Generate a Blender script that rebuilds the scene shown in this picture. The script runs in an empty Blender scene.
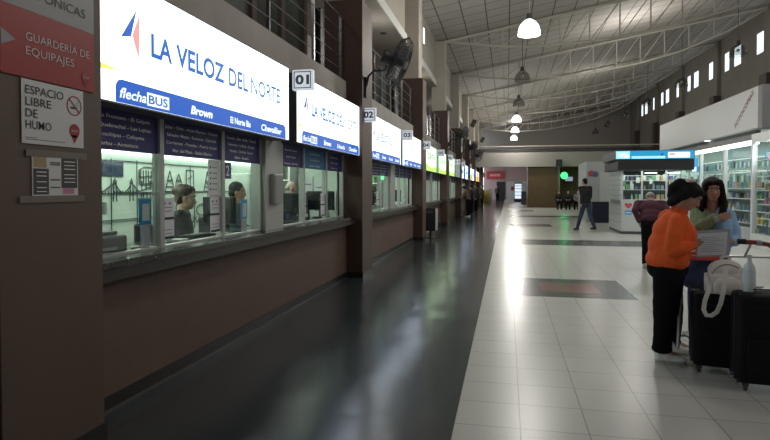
import bpy, bmesh, math, random
from mathutils import Vector, Matrix
random.seed(7)
S = bpy.context.scene
COL = S.collection
PI = math.pi
P = 6.92            # bay length along the hall
Y0 = 2.25           # near edge of the first column
CX0, WX, CW = -2.345, -2.62, 0.70   # column face, counter wall plane, column width
RX = 12.2
ROOF = lambda x: 7.97 + 0.178 * x

# ------------------------------------------------------------------ materials
MATS = {}
def mat(name, col, rough=0.5, metal=0.0, emit=None, estr=0.0, spec=0.5, noise=0.0, nscale=8.0, bump=0.0, alpha=None):
    m = bpy.data.materials.new(name); m.use_nodes = True
    nt = m.node_tree; b = nt.nodes['Principled BSDF']
    b.inputs['Base Color'].default_value = (*col, 1)
    b.inputs['Roughness'].default_value = rough
    b.inputs['Metallic'].default_value = metal
    b.inputs['Specular IOR Level'].default_value = spec
    if emit is not None:
        b.inputs['Emission Color'].default_value = (*emit, 1)
        b.inputs['Emission Strength'].default_value = estr
    if noise or bump:
        tc = nt.nodes.new('ShaderNodeTexCoord'); n = nt.nodes.new('ShaderNodeTexNoise')
        n.inputs['Scale'].default_value = nscale; n.inputs['Detail'].default_value = 6
        nt.links.new(tc.outputs['Object'], n.inputs['Vector'])
        if noise:
            r = nt.nodes.new('ShaderNodeValToRGB')
            r.color_ramp.elements[0].position = 0.3; r.color_ramp.elements[1].position = 0.7
            r.color_ramp.elements[0].color = (*[c * (1 - noise) for c in col], 1)
            r.color_ramp.elements[1].color = (*[min(1, c * (1 + noise)) for c in col], 1)
            nt.links.new(n.outputs['Fac'], r.inputs['Fac']); nt.links.new(r.outputs['Color'], b.inputs['Base Color'])
        if bump:
            bp = nt.nodes.new('ShaderNodeBump'); bp.inputs['Strength'].default_value = bump
            bp.inputs['Distance'].default_value = 0.01
            nt.links.new(n.outputs['Fac'], bp.inputs['Height']); nt.links.new(bp.outputs['Normal'], b.inputs['Normal'])
    MATS[name] = m
    return m
def tile_mat(name, col, grout, rough, var=0.06, gw=0.004, pitch=0.41, ox=-0.322, oy=3.62, wear=0.1, bump=0.0, spec=0.5):
    
    m = mat(name, col, rough, spec=spec)
    nt = m.node_tree; b = nt.nodes['Principled BSDF']; L = nt.links.new; N = nt.nodes.new
    tc = N('ShaderNodeTexCoord'); sep = N('ShaderNodeSeparateXYZ'); L(tc.outputs['Object'], sep.inputs[0])
    masks = []; cells = []
    for k, o in ((0, ox), (1, oy)):
        a = N('ShaderNodeMath'); a.operation = 'SUBTRACT'; L(sep.outputs[k], a.inputs[0]); a.inputs[1].default_value = o
        d = N('ShaderNodeMath'); d.operation = 'DIVIDE'; L(a.outputs[0], d.inputs[0]); d.inputs[1].default_value = pitch
        f = N('ShaderNodeMath'); f.operation = 'FLOOR'; L(d.outputs[0], f.inputs[0]); cells.append(f)
        fr = N('ShaderNodeMath'); fr.operation = 'FRACT'; L(d.outputs[0], fr.inputs[0])
        s = N('ShaderNodeMath'); s.operation = 'SUBTRACT'; s.inputs[0].default_value = 0.5; L(fr.outputs[0], s.inputs[1])
        ab = N('ShaderNodeMath'); ab.operation = 'ABSOLUTE'; L(s.outputs[0], ab.inputs[0])
        g = N('ShaderNodeMath'); g.operation = 'GREATER_THAN'; L(ab.outputs[0], g.inputs[0]); g.inputs[1].default_value = 0.5 - gw / pitch
        masks.append(g)
    mx = N('ShaderNodeMath'); mx.operation = 'MAXIMUM'; L(masks[0].outputs[0], mx.inputs[0]); L(masks[1].outputs[0], mx.inputs[1])
    cv = N('ShaderNodeCombineXYZ'); L(cells[0].outputs[0], cv.inputs[0]); L(cells[1].outputs[0], cv.inputs[1])
    wn = N('ShaderNodeTexWhiteNoise'); L(cv.outputs[0], wn.inputs['Vector'])
    nz = N('ShaderNodeTexNoise'); nz.inputs['Scale'].default_value = 1.3; nz.inputs['Detail'].default_value = 8; nz.inputs['Roughness'].default_value = 0.65
    L(tc.outputs['Object'], nz.inputs['Vector'])
    fine = N('ShaderNodeTexNoise'); fine.inputs['Scale'].default_value = 22; fine.inputs['Detail'].default_value = 5; L(tc.outputs['Object'], fine.inputs['Vector'])
    ad = N('ShaderNodeMath'); ad.operation = 'MULTIPLY_ADD'; L(wn.outputs['Value'], ad.inputs[0]); ad.inputs[1].default_value = var; ad.inputs[2].default_value = 1 - var / 2 - wear / 2
    ad2 = N('ShaderNodeMath'); ad2.operation = 'MULTIPLY_ADD'; L(nz.outputs['Fac'], ad2.inputs[0]); ad2.inputs[1].default_value = wear; L(ad.outputs[0], ad2.inputs[2])
    rgb = N('ShaderNodeMixRGB'); rgb.blend_type = 'MULTIPLY'; rgb.inputs[0].default_value = 1; rgb.inputs[1].default_value = (*col, 1); L(ad2.outputs[0], rgb.inputs[2])
    mix = N('ShaderNodeMixRGB'); L(mx.outputs[0], mix.inputs[0]); L(rgb.outputs[0], mix.inputs[1]); mix.inputs[2].default_value = (*grout, 1)
    L(mix.outputs[0], b.inputs['Base Color'])
    mr = N('ShaderNodeMapRange'); L(fine.outputs['Fac'], mr.inputs[0]); mr.inputs[1].default_value = 0.3; mr.inputs[2].default_value = 0.7
    mr.inputs[3].default_value = rough * 0.99; mr.inputs[4].default_value = rough * 1.01
    L(mr.outputs[0], b.inputs['Roughness'])
    if bump:     # each tile sits at a very slightly different tilt
        cv2 = N('ShaderNodeTexWhiteNoise'); L(cv.outputs[0], cv2.inputs['Vector'])
        sb = N('ShaderNodeVectorMath'); sb.operation = 'MULTIPLY_ADD'; L(cv2.outputs['Color'], sb.inputs[0]); sb.inputs[1].default_value = (bump, bump, 0); sb.inputs[2].default_value = (-bump / 2, -bump / 2, 1)
        nm = N('ShaderNodeVectorMath'); nm.operation = 'NORMALIZE'; L(sb.outputs[0], nm.inputs[0]); L(nm.outputs[0], b.inputs['Normal'])
    return m
def grid_mat(name, col, line, px, py, w, rough=0.8):
    m = tile_mat(name, col, line, rough, var=0.08, gw=w, pitch=px, ox=-2.4, oy=2.0, wear=0.3)
    return m
def glass_mat(name, tint=(0.9, 0.97, 0.95), refl=0.08, rough=0.0):
    m = bpy.data.materials.new(name); m.use_nodes = True; nt = m.node_tree
    nt.nodes.remove(nt.nodes['Principled BSDF']); out = nt.nodes['Material Output']
    t = nt.nodes.new('ShaderNodeBsdfTransparent'); t.inputs[0].default_value = (*tint, 1)
    g = nt.nodes.new('ShaderNodeBsdfGlossy'); g.inputs['Roughness'].default_value = rough + 0.02
    fr = nt.nodes.new('ShaderNodeFresnel'); fr.inputs[0].default_value = 1.45
    mx = nt.nodes.new('ShaderNodeMixShader'); ml = nt.nodes.new('ShaderNodeMath'); ml.operation = 'MULTIPLY_ADD'
    ml.inputs[1].default_value = 0.12; ml.inputs[2].default_value = refl * 0.04
    nt.links.new(fr.outputs[0], ml.inputs[0]); nt.links.new(ml.outputs[0], mx.inputs[0])
    nt.links.new(t.outputs[0], mx.inputs[1]); nt.links.new(g.outputs[0], mx.inputs[2]); nt.links.new(mx.outputs[0], out.inputs[0])
    MATS[name] = m; return m
def emit_mat(name, col, s):
    m = mat(name, (0.02, 0.02, 0.02), 0.4, emit=col, estr=s); return m

M = MATS
tile_mat('white_tile', (0.51, 0.50, 0.47), (0.24, 0.225, 0.20), 0.28, var=0.07, gw=0.004, spec=.26)
tile_mat('black_tile', (0.033, 0.045, 0.051), (0.008, 0.009, 0.010), 0.19, var=0.3, gw=0.004, wear=0.5, bump=0.022, spec=.65)
tile_mat('inlay_tile', (0.060, 0.061, 0.062), (0.04, 0.04, 0.04), 0.26, var=0.15, gw=0.003, spec=.2)
tile_mat('red_tile', (0.20, 0.095, 0.085), (0.12, 0.07, 0.06), 0.26, var=0.1, gw=0.003, spec=.2)
grid_mat('roof_panel', (0.42, 0.39, 0.36), (0.10, 0.09, 0.08), 0.82, 0.82, 0.020)
mat('taupe', (0.155, 0.098, 0.076), 0.55, noise=0.06, nscale=3, bump=0.12)
mat('taupe_column', (0.125, 0.084, 0.064), 0.55, noise=0.06, nscale=3, bump=0.1)
mat('beige', (0.42, 0.38, 0.33), 0.7, noise=0.05, nscale=2)
mat('slab_grey', (0.36, 0.33, 0.30), 0.7, noise=0.1, nscale=2)
mat('right_wall', (0.20, 0.185, 0.16), 0.8, noise=0.08, nscale=1)
mat('back_wall', (0.30, 0.28, 0.255), 0.8)
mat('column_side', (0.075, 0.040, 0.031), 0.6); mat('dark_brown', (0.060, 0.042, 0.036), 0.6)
mat('baseboard', (0.02, 0.018, 0.018), 0.35)
mat('baseline', (0.10, 0.09, 0.08), 0.4)
mat('steel', (0.55, 0.55, 0.56), 0.3, metal=0.9); mat('rail_steel', (0.20, 0.20, 0.21), 0.4, metal=0.7)
mat('truss_paint', (0.50, 0.47, 0.41), 0.6)
mat('alu', (0.50, 0.50, 0.49), 0.45, metal=0.2)
mat('white_paint', (0.72, 0.72, 0.70), 0.5)
mat('white_gloss', (0.8, 0.8, 0.8), 0.3)
mat('black', (0.012, 0.012, 0.013), 0.5)
mat('black_soft', (0.016, 0.016, 0.018), 0.85)
mat('dark_grey', (0.06, 0.06, 0.062), 0.5)
mat('mid_grey', (0.22, 0.22, 0.22), 0.5)
mat('navy_film', (0.050, 0.045, 0.20), 0.45)
mat('film_text', (1.0, 1.0, 1.0), 0.5)
mat('sign_red', (0.38, 0.028, 0.028), 0.4)
mat('red_dark', (0.35, 0.02, 0.03), 0.4)
mat('sign_grey', (0.34, 0.34, 0.35), 0.4)
mat('sign_white', (0.72, 0.73, 0.74), 0.4)
mat('ink', (0.02, 0.02, 0.03), 0.5)
mat('ink_grey', (0.2, 0.2, 0.22), 0.5)
mat('tape', (0.24, 0.20, 0.175), 0.3)
mat('counter_stone', (0.028, 0.023, 0.021), 0.14, noise=0.4, nscale=60)
mat('counter_edge', (0.045, 0.032, 0.028), 0.3, noise=0.1, nscale=30)
mat('booth_wall', (0.74, 0.84, 0.74), 0.7)
mat('booth_floor', (0.25, 0.25, 0.24), 0.5)
mat('booth_desk', (0.40, 0.43, 0.40), 0.4)
mat('wood_olive', (0.098, 0.055, 0.018), 0.5, noise=0.12, nscale=3)
mat('skin', (0.42, 0.235, 0.165), 0.5)
mat('skin_pale', (0.55, 0.36, 0.28), 0.5)
mat('lips', (0.36, 0.13, 0.11), 0.5)
mat('eye_white', (0.6, 0.58, 0.55), 0.3)
mat('hair_black', (0.006, 0.005, 0.005), 0.6, spec=.25, noise=0.3, nscale=60, bump=0.6)
mat('hair_brown', (0.06, 0.03, 0.018), 0.5, noise=0.3, nscale=50, bump=0.6)
mat('hair_grey', (0.32, 0.30, 0.29), 0.6, noise=0.3, nscale=50)
mat('orange_fleece', (0.86, 0.125, 0.022), 0.9, noise=0.05, nscale=14, bump=0.2)
mat('orange_rib', (0.70, 0.105, 0.024), 0.9, bump=0.5, nscale=60)
mat('black_cloth', (0.007, 0.007, 0.009), 0.95, spec=.15, bump=0.3, nscale=12)
mat('maroon', (0.075, 0.022, 0.038), 0.9, bump=0.3, nscale=12)
mat('green_knit', (0.22, 0.29, 0.16), 0.95, noise=0.3, nscale=40, bump=0.6)
mat('blue_cloth', (0.33, 0.54, 0.85), 0.85, bump=0.3, nscale=12)
mat('navy_cloth', (0.022, 0.035, 0.085), 0.85, bump=0.3, nscale=14)
mat('jean', (0.025, 0.04, 0.075), 0.85, bump=0.3, nscale=16)
mat('teal_cloth', (0.02, 0.06, 0.07), 0.85)
mat('brown_cloth', (0.16, 0.10, 0.075), 0.85)
mat('shoe_white', (0.82, 0.82, 0.80), 0.6)
mat('sole', (0.45, 0.43, 0.36), 0.7)
mat('cuff', (0.45, 0.45, 0.42), 0.8)
mat('paper', (0.78, 0.79, 0.84), 0.6)
mat('plastic_sleeve', (0.45, 0.47, 0.55), 0.25)
mat('bag_white', (0.74, 0.68, 0.63), 0.7, bump=0.3, nscale=20)
mat('bag_strap', (0.78, 0.73, 0.68), 0.7)
mat('suit_black', (0.006, 0.006, 0.008), 0.7, spec=.2, bump=0.2, nscale=80)
mat('zip', (0.03, 0.03, 0.035), 0.4)
mat('red_plastic', (0.55, 0.06, 0.04), 0.4)
mat('handle_red', (0.26, 0.06, 0.045), 0.35)
mat('bottle', (0.66, 0.72, 0.70), 0.2)
mat('bottle_label', (0.62, 0.70, 0.72), 0.5)
mat('blue_sticker', (0.02, 0.30, 0.62), 0.4)
mat('heart', (0.55, 0.04, 0.06), 0.4)
mat('mural_ink', (0.03, 0.05, 0.05), 0.6)
mat('kiosk_white', (0.50, 0.52, 0.53), 0.35)
mat('fascia_white', (0.62, 0.63, 0.63), 0.45)
mat('foto_red', (0.30, 0.05, 0.09), 0.5)
mat('navy_box', (0.010, 0.013, 0.035), 0.4)
mat('far_pink', (0.42, 0.30, 0.27), 0.7)
mat('far_green_wall', (0.15, 0.15, 0.06), 0.7)
mat('far_light', (0.45, 0.48, 0.44), 0.6)
mat('yellow', (0.75, 0.55, 0.05), 0.5)
mat('sky_frame', (0.3, 0.29, 0.27), 0.6)
mat('screen', (0.01, 0.012, 0.014), 0.2)
mat('turq', (0.12, 0.26, 0.27), 0.5)
mat('shop_back', (0.22, 0.27, 0.25), 0.7); mat('film_blue', (0.03, 0.20, 0.42), 0.35); mat('dark_pane', (0.050, 0.055, 0.052), 0.25); mat('lilac', (0.38, 0.33, 0.44), 0.5)
mat('pink', (0.60, 0.22, 0.34), 0.5)
mat('goods_green', (0.14, 0.32, 0.14), 0.5)
mat('goods_white', (0.62, 0.64, 0.62), 0.5)
mat('goods_blue', (0.10, 0.15, 0.28), 0.5)
mat('goods_tan', (0.42, 0.30, 0.16), 0.5)
mat('goods_dark', (0.04, 0.05, 0.05), 0.5)
glass_mat('glass', (0.96, 0.985, 0.975), 0.10)
glass_mat('dark_glass', (0.10, 0.11, 0.11), 0.3)
glass_mat('dome_glass', (0.62, 0.62, 0.60), 0.6, 0.15)
emit_mat('sign_lit', (0.80, 0.91, 1.0), 2.4); emit_mat('number_lit', (0.85, 0.92, 1.0), 0.62)
emit_mat('sign_lit_green', (0.75, 1.0, 0.70), 1.6)
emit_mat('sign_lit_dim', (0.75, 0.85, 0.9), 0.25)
emit_mat('lit_blue', (0.010, 0.11, 0.56), 1.0)
emit_mat('lit_blue_text', (0.0, 0.15, 0.60), 0.85)
emit_mat('lit_teal_text', (0.0, 0.26, 0.48), 0.8)
emit_mat('lit_white_text', (0.8, 0.9, 1.0), 1.3)
emit_mat('lit_red', (1.0, 0.30, 0.28), 1.3)
emit_mat('lit_yellow', (1.0, 0.75, 0.12), 1.4)
emit_mat('lit_green', (0.03, 0.42, 0.07), 0.8)
emit_mat('lit_lime', (0.55, 0.85, 0.15), 1.2)
emit_mat('lit_cyan', (0.01, 0.32, 0.62), 1.0)
emit_mat('lit_cyan_pale', (0.35, 0.80, 1.0), 1.2)
emit_mat('lit_orange', (1.0, 0.35, 0.05), 1.2)
emit_mat('lamp_lit', (0.92, 1.0, 0.98), 4.0)
emit_mat('tube_lit', (0.80, 1.0, 0.84), 4.0)
emit_mat('strip_lit', (0.90, 1.0, 0.98), 2.2)
emit_mat('green_lamp', (0.06, 1.0, 0.22), 1.8)
emit_mat('fridge_lit', (0.75, 0.88, 1.0), 1.0)
emit_mat('screen_lit', (0.5, 0.6, 0.8), 0.5)

# ------------------------------------------------------------------ mesh helpers
class MB:
    def __init__(s): s.v = []; s.f = []; s.m = []
    def add(s, vs, fs, m=0):
        o = len(s.v); s.v += [tuple(v) for v in vs]; s.f += [tuple(i + o for i in f) for f in fs]; s.m += [m] * len(fs); return s
    def box(s, x0, x1, y0, y1, z0, z1, m=0, R=None, c=None):
        vs = [Vector((x, y, z)) for z in (z0, z1) for y in (y0, y1) for x in (x0, x1)]
        if R is not None:
            c = Vector(c) if c is not None else Vector(((x0 + x1) / 2, (y0 + y1) / 2, (z0 + z1) / 2))
            vs = [c + R @ (v - c) for v in vs]
        return s.add(vs, [(0, 2, 3, 1), (4, 5, 7, 6), (0, 1, 5, 4), (2, 6, 7, 3), (0, 4, 6, 2), (1, 3, 7, 5)], m)
    def tube(s, pts, r, n=10, m=0, cap=True):
        pts = [Vector(p) for p in pts]; rs = r if isinstance(r, (list, tuple)) else [r] * len(pts)
        d = (pts[1] - pts[0]).normalized(); a = d.orthogonal().normalized(); rings = []
        vs = []
        for i, p in enumerate(pts):
            if i == 0: d = pts[1] - p
            elif i == len(pts) - 1: d = p - pts[i - 1]
            else: d = (pts[i + 1] - p).normalized() + (p - pts[i - 1]).normalized()
            d.normalize(); a = (a - d * a.dot(d))
            a = a.normalized() if a.length > 1e-6 else d.orthogonal().normalized()
            b = d.cross(a)
            for k in range(n):
                t = 2 * PI * k / n; vs.append(p + (a * math.cos(t) + b * math.sin(t)) * rs[i])
        fs = [(i * n + k, i * n + (k + 1) % n, (i + 1) * n + (k + 1) % n, (i + 1) * n + k) for i in range(len(pts) - 1) for k in range(n)]
        if cap: fs += [tuple(reversed(range(n))), tuple(range((len(pts) - 1) * n, len(pts) * n))]
        return s.add(vs, fs, m)
    def lathe(s, c, prof, n=24, m=0, ax=None):
        c = Vector(c); Q = Vector((0, 0, 1)).rotation_difference(Vector(ax)).to_matrix() if ax is not None else Matrix.Identity(3)
        vs = []
        for (r, z) in prof:
            for k in range(n):
                t = 2 * PI * k / n; vs.append(c + Q @ Vector((r * math.cos(t), r * math.sin(t), z)))
        fs = [(i * n + k, i * n + (k + 1) % n, (i + 1) * n + (k + 1) % n, (i + 1) * n + k) for i in range(len(prof) - 1) for k in range(n)]
        return s.add(vs, fs, m)
    def cyl(s, c, r, z0, z1, n=16, m=0, ax=None, r2=None):
        r2 = r if r2 is None else r2
        return s.lathe(c, [(0.0001, z0), (r, z0), (r2, z1), (0.0001, z1)], n, m, ax)
    def ell(s, c, r, R=None, nu=20, nv=14, m=0):
        c = Vector(c); r = (r, r, r) if not isinstance(r, (tuple, list)) else r
        vs = []; 
        for j in range(nv + 1):
            ph = PI * j / nv
            for k in range(nu):
                t = 2 * PI * k / nu
                v = Vector((r[0] * math.sin(ph) * math.cos(t), r[1] * math.sin(ph) * math.sin(t), r[2] * math.cos(ph)))
                if j in (0, nv): v = Vector((1e-5 * math.cos(t), 1e-5 * math.sin(t), r[2] * math.cos(ph)))
                vs.append(c + (R @ v if R is not None else v))
        fs = [(j * nu + k, (j + 1) * nu + k, (j + 1) * nu + (k + 1) % nu, j * nu + (k + 1) % nu) for j in range(nv) for k in range(nu)]
        return s.add(vs, fs, m)
    def cap(s, p0, r0, p1, r1, m=0):
        p0, p1 = Vector(p0), Vector(p1); L = p1 - p0; l = max(L.length, 1e-4); prof = []
        for k in range(7): a = -PI / 2 + PI / 2 * k / 6; prof.append((max(r0 * math.cos(a), 1e-5), r0 * math.sin(a)))
        for k in range(7): a = PI / 2 * k / 6; prof.append((max(r1 * math.cos(a), 1e-5), l + r1 * math.sin(a)))
        return s.lathe(p0, prof, 16, m, L.normalized())
    def limb(s, pts, rs, m=0):
        for i in range(len(pts) - 1): s.cap(pts[i], rs[i], pts[i + 1], rs[i + 1], m)
        return s
    def poly(s, pts, thick, m=0):
        """flat outline extruded along its own normal"""
        pts = [Vector(p) for p in pts]; n = Vector((0, 0, 0))
        for i in range(len(pts)): n += pts[i].cross(pts[(i + 1) % len(pts)])
        n.normalize(); k = len(pts)
        vs = pts + [p + n * thick for p in pts]
        fs = [tuple(reversed(range(k))), tuple(range(k, 2 * k))] + [(i, (i + 1) % k, k + (i + 1) % k, k + i) for i in range(k)]
        return s.add(vs, fs, m)
    def build(s, name, mats, parent=None, smooth=False, bevel=0.0, label=None):
        me = bpy.data.meshes.new(name)
        off = parent_world(parent) if parent is not None else Vector((0, 0, 0))
        me.from_pydata([tuple(Vector(v) - off) for v in s.v], [], s.f)
        if not isinstance(mats, (list, tuple)): mats = [mats]
        for q in mats: me.materials.append(M[q])
        me.polygons.foreach_set('material_index', s.m)
        if smooth: me.polygons.foreach_set('use_smooth', [True] * len(me.polygons))
        bm = bmesh.new(); bm.from_mesh(me); bmesh.ops.remove_doubles(bm, verts=bm.verts, dist=1e-5); bmesh.ops.recalc_face_normals(bm, faces=bm.faces); bm.to_mesh(me); bm.free()
        o = bpy.data.objects.new(name, me); COL.objects.link(o)
        if parent is not None: o.parent = parent
        if bevel:
            b = o.modifiers.new('bevel', 'BEVEL'); b.width = bevel; b.segments = 2; b.limit_method = 'ANGLE'
        if smooth:
            me.set_sharp_from_angle(angle=math.radians(40))
        if label: o['label'] = label
        return o
    def blob(s, name, m, parent, voxel=0.008, it=6, label=None, bump=0.0):
        """one continuous surface from overlapping volumes"""
        me = bpy.data.meshes.new(name); off = parent_world(parent)
        me.from_pydata([tuple(Vector(v) - off) for v in s.v], [], s.f)
        t = bpy.data.objects.new('t', me); COL.objects.link(t)
        r = t.modifiers.new('r', 'REMESH'); r.mode = 'VOXEL'; r.voxel_size = voxel; r.use_smooth_shade = True
        q = t.modifiers.new('s', 'SMOOTH'); q.factor = 0.5; q.iterations = it
        if bump:
            tx = bpy.data.textures.new('folds', 'CLOUDS'); tx.noise_scale = 0.16
            d = t.modifiers.new('d', 'DISPLACE'); d.texture = tx; d.strength = bump; d.mid_level = 0.5
        dg = bpy.context.evaluated_depsgraph_get(); dg.update()
        me2 = bpy.data.meshes.new_from_object(t.evaluated_get(dg))
        bpy.data.objects.remove(t)
        me2.materials.clear(); me2.materials.append(M[m]); me2.name = name
        me2.polygons.foreach_set('use_smooth', [True] * len(me2.polygons))
        me2.polygons.foreach_set('material_index', [0] * len(me2.polygons))
        o = bpy.data.objects.new(name, me2); COL.objects.link(o); o.parent = parent
        if label: o['label'] = label
        return o
def parent_world(p):
    v = Vector((0, 0, 0))
    while p is not None:
        v = v + p.location; p = p.parent
    return v
def tag(o, label, cat, group=None, kind=None):
    if label: o['label'] = label
    if cat: o['category'] = cat
    if group: o['group'] = group
    if kind: o['kind'] = kind
    return o
def thing(name, label, cat, loc, group=None, kind=None):
    o = bpy.data.objects.new(name, None); COL.objects.link(o); o.location = loc; o.empty_display_size = 0.1
    return tag(o, label, cat, group, kind)
def struct(o): o['kind'] = 'structure'; return o
def copy_tree(o, parent=None):
    c = o.copy(); COL.objects.link(c)
    if parent is not None: c.parent = parent
    for ch in list(o.children): copy_tree(ch, c)
    return c
_tc = {}
def text(s, org, right, up, h, m, parent, w=None, align='L', bold=0.0, name='lettering', thick=0.0015, shear=0.0):
    """flat lettering: cap height h, optional total width w, org = baseline point at align side"""
    key = (s, bold, shear)
    if key not in _tc:
        cu = bpy.data.curves.new('txt', 'FONT'); cu.body = s; cu.size = 1; cu.resolution_u = 3; cu.offset = bold; cu.shear = shear
        o = bpy.data.objects.new('txt', cu); COL.objects.link(o)
        dg = bpy.context.evaluated_depsgraph_get(); dg.update()
        me = bpy.data.meshes.new_from_object(o.evaluated_get(dg)); bpy.data.objects.remove(o)
        _tc[key] = ([v.co.copy() for v in me.vertices], [tuple(p.vertices) for p in me.polygons])
    vs, fs = _tc[key]
    x0 = min(v.x for v in vs); x1 = max(v.x for v in vs)
    sy = h / 0.70; sx = w / (x1 - x0) if w else sy
    W = (x1 - x0) * sx; ox = {'L': 0, 'C': -W / 2, 'R': -W}[align]
    right = Vector(right).normalized(); up = Vector(up).normalized(); n = right.cross(up); org = Vector(org)
    b = MB(); b.add([org + right * ((v.x - x0) * sx + ox) + up * (v.y * sy) + n * thick for v in vs], fs)
    me = bpy.data.meshes.new(name); off = parent_world(parent)
    me.from_pydata([tuple(Vector(v) - off) for v in b.v], [], b.f); me.materials.append(M[m])
    o = bpy.data.objects.new(name, me); COL.objects.link(o); o.parent = parent
    return o
YR, ZU, XR = (0, 1, 0), (0, 0, 1), (1, 0, 0)

# ------------------------------------------------------------------ camera
cam_d = bpy.data.cameras.new('camera'); cam = bpy.data.objects.new('camera', cam_d); COL.objects.link(cam)
cam_d.sensor_width = 36; cam_d.lens = 570 / 770 * 36; cam_d.shift_y = -20 / 770; cam_d.clip_start = 0.05; cam_d.clip_end = 400
cam.location = (0, 0, 1.5); cam.rotation_euler = (math.radians(90 - 1.206), 0, math.radians(12.078))
S.camera = cam
S.view_settings.view_transform = 'Standard'; S.view_settings.look = 'None'; S.view_settings.gamma = 1; S.view_settings.exposure = 0.0
S.view_settings.use_curve_mapping = False
try: S.cycles.use_denoising = True
except Exception: pass
w = bpy.data.worlds.new('World'); S.world = w; w.use_nodes = True
bg = w.node_tree.nodes['Background']; bg.inputs[0].default_value = (0.80, 0.88, 1.0, 1); bg.inputs[1].default_value = 2.0

# ------------------------------------------------------------------ floor
def floor():
    b = MB(); xs = {-4.9, WX, -0.322, 0.088, 0.498, 1.318, 1.728, 4.6, 13.0}; ys = {-7.0, 80.0}
    inl = []
    for k in range(5):
        y = 8.13 + 14.76 * k; inl.append(y); ys |= {y, y + .41, y + 1.23, y + 1.64}
        y2 = y + 7.38; ys |= {y2, y2 + 1.64}
    xs = sorted(xs); ys = sorted(q for q in ys if q <= 80)
    for i in range(len(xs) - 1):
        for j in range(len(ys) - 1):
            x, y = (xs[i] + xs[i + 1]) / 2, (ys[j] + ys[j + 1]) / 2
            m = 0 if x > -0.322 else 1
            for y0 in inl:
                if .088 < x < 1.728 and y0 < y < y0 + 1.64:
                    m = 3 if .498 < x < 1.318 and y0 + .41 < y < y0 + 1.23 else 2
                if .088 < x < 4.6 and y0 + 7.38 < y < y0 + 9.02: m = 2
            b.add([(xs[i], ys[j], 0), (xs[i + 1], ys[j], 0), (xs[i + 1], ys[j + 1], 0), (xs[i], ys[j + 1], 0)], [(0, 1, 2, 3)], m)
    # slab under the tiles
    b.box(-4.9, 13.0, -7, 80, -0.25, -0.01, 1)
    o = b.build('floor', ['white_tile', 'black_tile', 'inlay_tile', 'red_tile']); struct(o)
floor()

# ------------------------------------------------------------------ roof
b = MB()
for z0, m in ((0, 0),):
    x0, x1 = -2.95, 12.6
    vs = [(x0, -7, ROOF(x0)), (x1, -7, ROOF(x1)), (x1, 62.3, ROOF(x1)), (x0, 62.3, ROOF(x0))]
    b.add(vs + [(x, y, z + .2) for x, y, z in vs], [(0, 1, 2, 3), (4, 7, 6, 5), (0, 4, 5, 1), (1, 5, 6, 2), (2, 6, 7, 3), (3, 7, 4, 0)])
struct(b.build('ceiling', 'roof_panel'))

def bot(x):   # lower chord height of a truss
    pts = [(-2.43, 7.46), (-1.17, 7.26), (.48, 7.09), (1.5, 7.10), (3.48, 7.2), (4.2, 7.29), (6.3, 7.64), (8.3, 8.17), (10.3, 9.0), (12.1, 10.05)]
    for (a, za), (c, zc) in zip(pts, pts[1:]):
        if a <= x <= c: return za + (zc - za) * (x - a) / (c - a)
    return pts[0][1] if x < 0 else pts[-1][1]
tr0 = None
ordinal = ['nearest', 'second', 'third', 'fourth', 'fifth', 'sixth', 'seventh', 'eighth', 'ninth']
def truss(y):
    t = thing('roof_truss', '', 'truss', (-2.45, y, 7.5), 'roof trusses across the hall')
    MB().tube([(-2.6, y, ROOF(-2.6) - .07), (12.15, y, ROOF(12.15) - .07)], .055, 8).build('top_chord', 'truss_paint', t, True)
    xs = [-2.43 + i * (14.5 / 28) for i in range(29)]
    MB().tube([(x, y, bot(x)) for x in xs], .05, 8).build('bottom_chord', 'truss_paint', t, True)
    n = 13; st = 14.3 / n
    for i in range(1, n):
        x = -2.4 + i * st
        MB().tube([(x, y, bot(x)), (x, y, ROOF(x) - .07)], .026, 6).build('vertical_web_bar', 'truss_paint', t, True)
        x2 = x + st if i < n - 1 else x + st * .8
        MB().tube([(x, y, bot(x)), (x2, y, ROOF(x2) - .07)], .020, 6).build('diagonal_web_bar', 'truss_paint', t, True)
    return t
proto = truss(Y0 + .35 + P * 3)
for i, k in enumerate(range(2, 9)):
    o = proto if k == 3 else copy_tree(proto)
    o.location.y = Y0 + .35 + P * k
    o['label'] = ('cream steel bow truss, ' + {2: 'nearest the camera, above the first lit pendant', 3: 'second from the camera', 8: 'last one, by the back wall'}.get(k, ordinal[i] + ' from the camera'))

# ------------------------------------------------------------------ right wall with high windows
wins = []
for k in range(-1, 8):
    yb = Y0 + P * k
    for a, bb in ((0.95, 1.85), (3.7, 4.75), (5.35, 6.15)):
        wins.append((yb + a + .3, yb + bb + .3))
ZW0, ZW1 = 8.12, 9.24
b = MB(); b.box(RX, RX + .05, -7, 62.3, 0, ZW0).box(RX, RX + .05, -7, 62.3, ZW1, ROOF(RX) + .1)
edge = -7
for (a, c) in wins:
    b.box(RX, RX + .05, edge, a, ZW0, ZW1); edge = c
b.box(RX, RX + .05, edge, 62.3, ZW0, ZW1)
struct(b.build('wall_right', 'right_wall'))
for i, (a, c) in enumerate(wins):
    r = bpy.data.objects.new('window_%d' % (i + 1), None); COL.objects.link(r); r.location = (RX + .03, (a + c) / 2, ZW0); struct(r)
    f = MB(); t = .05
    f.box(RX + .02, RX + .04, a, c, ZW0, ZW0 + t).box(RX + .02, RX + .04, a, c, ZW1 - t, ZW1).box(RX + .02, RX + .04, a, a + t, ZW0 + t, ZW1 - t).box(RX + .02, RX + .04, c - t, c, ZW0 + t, ZW1 - t)
    f.build('window_frame', 'sky_frame', r)
    MB().box(RX + .028, RX + .032, a + t, c - t, ZW0 + t, ZW1 - t).build('pane', 'glass', r)
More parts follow.
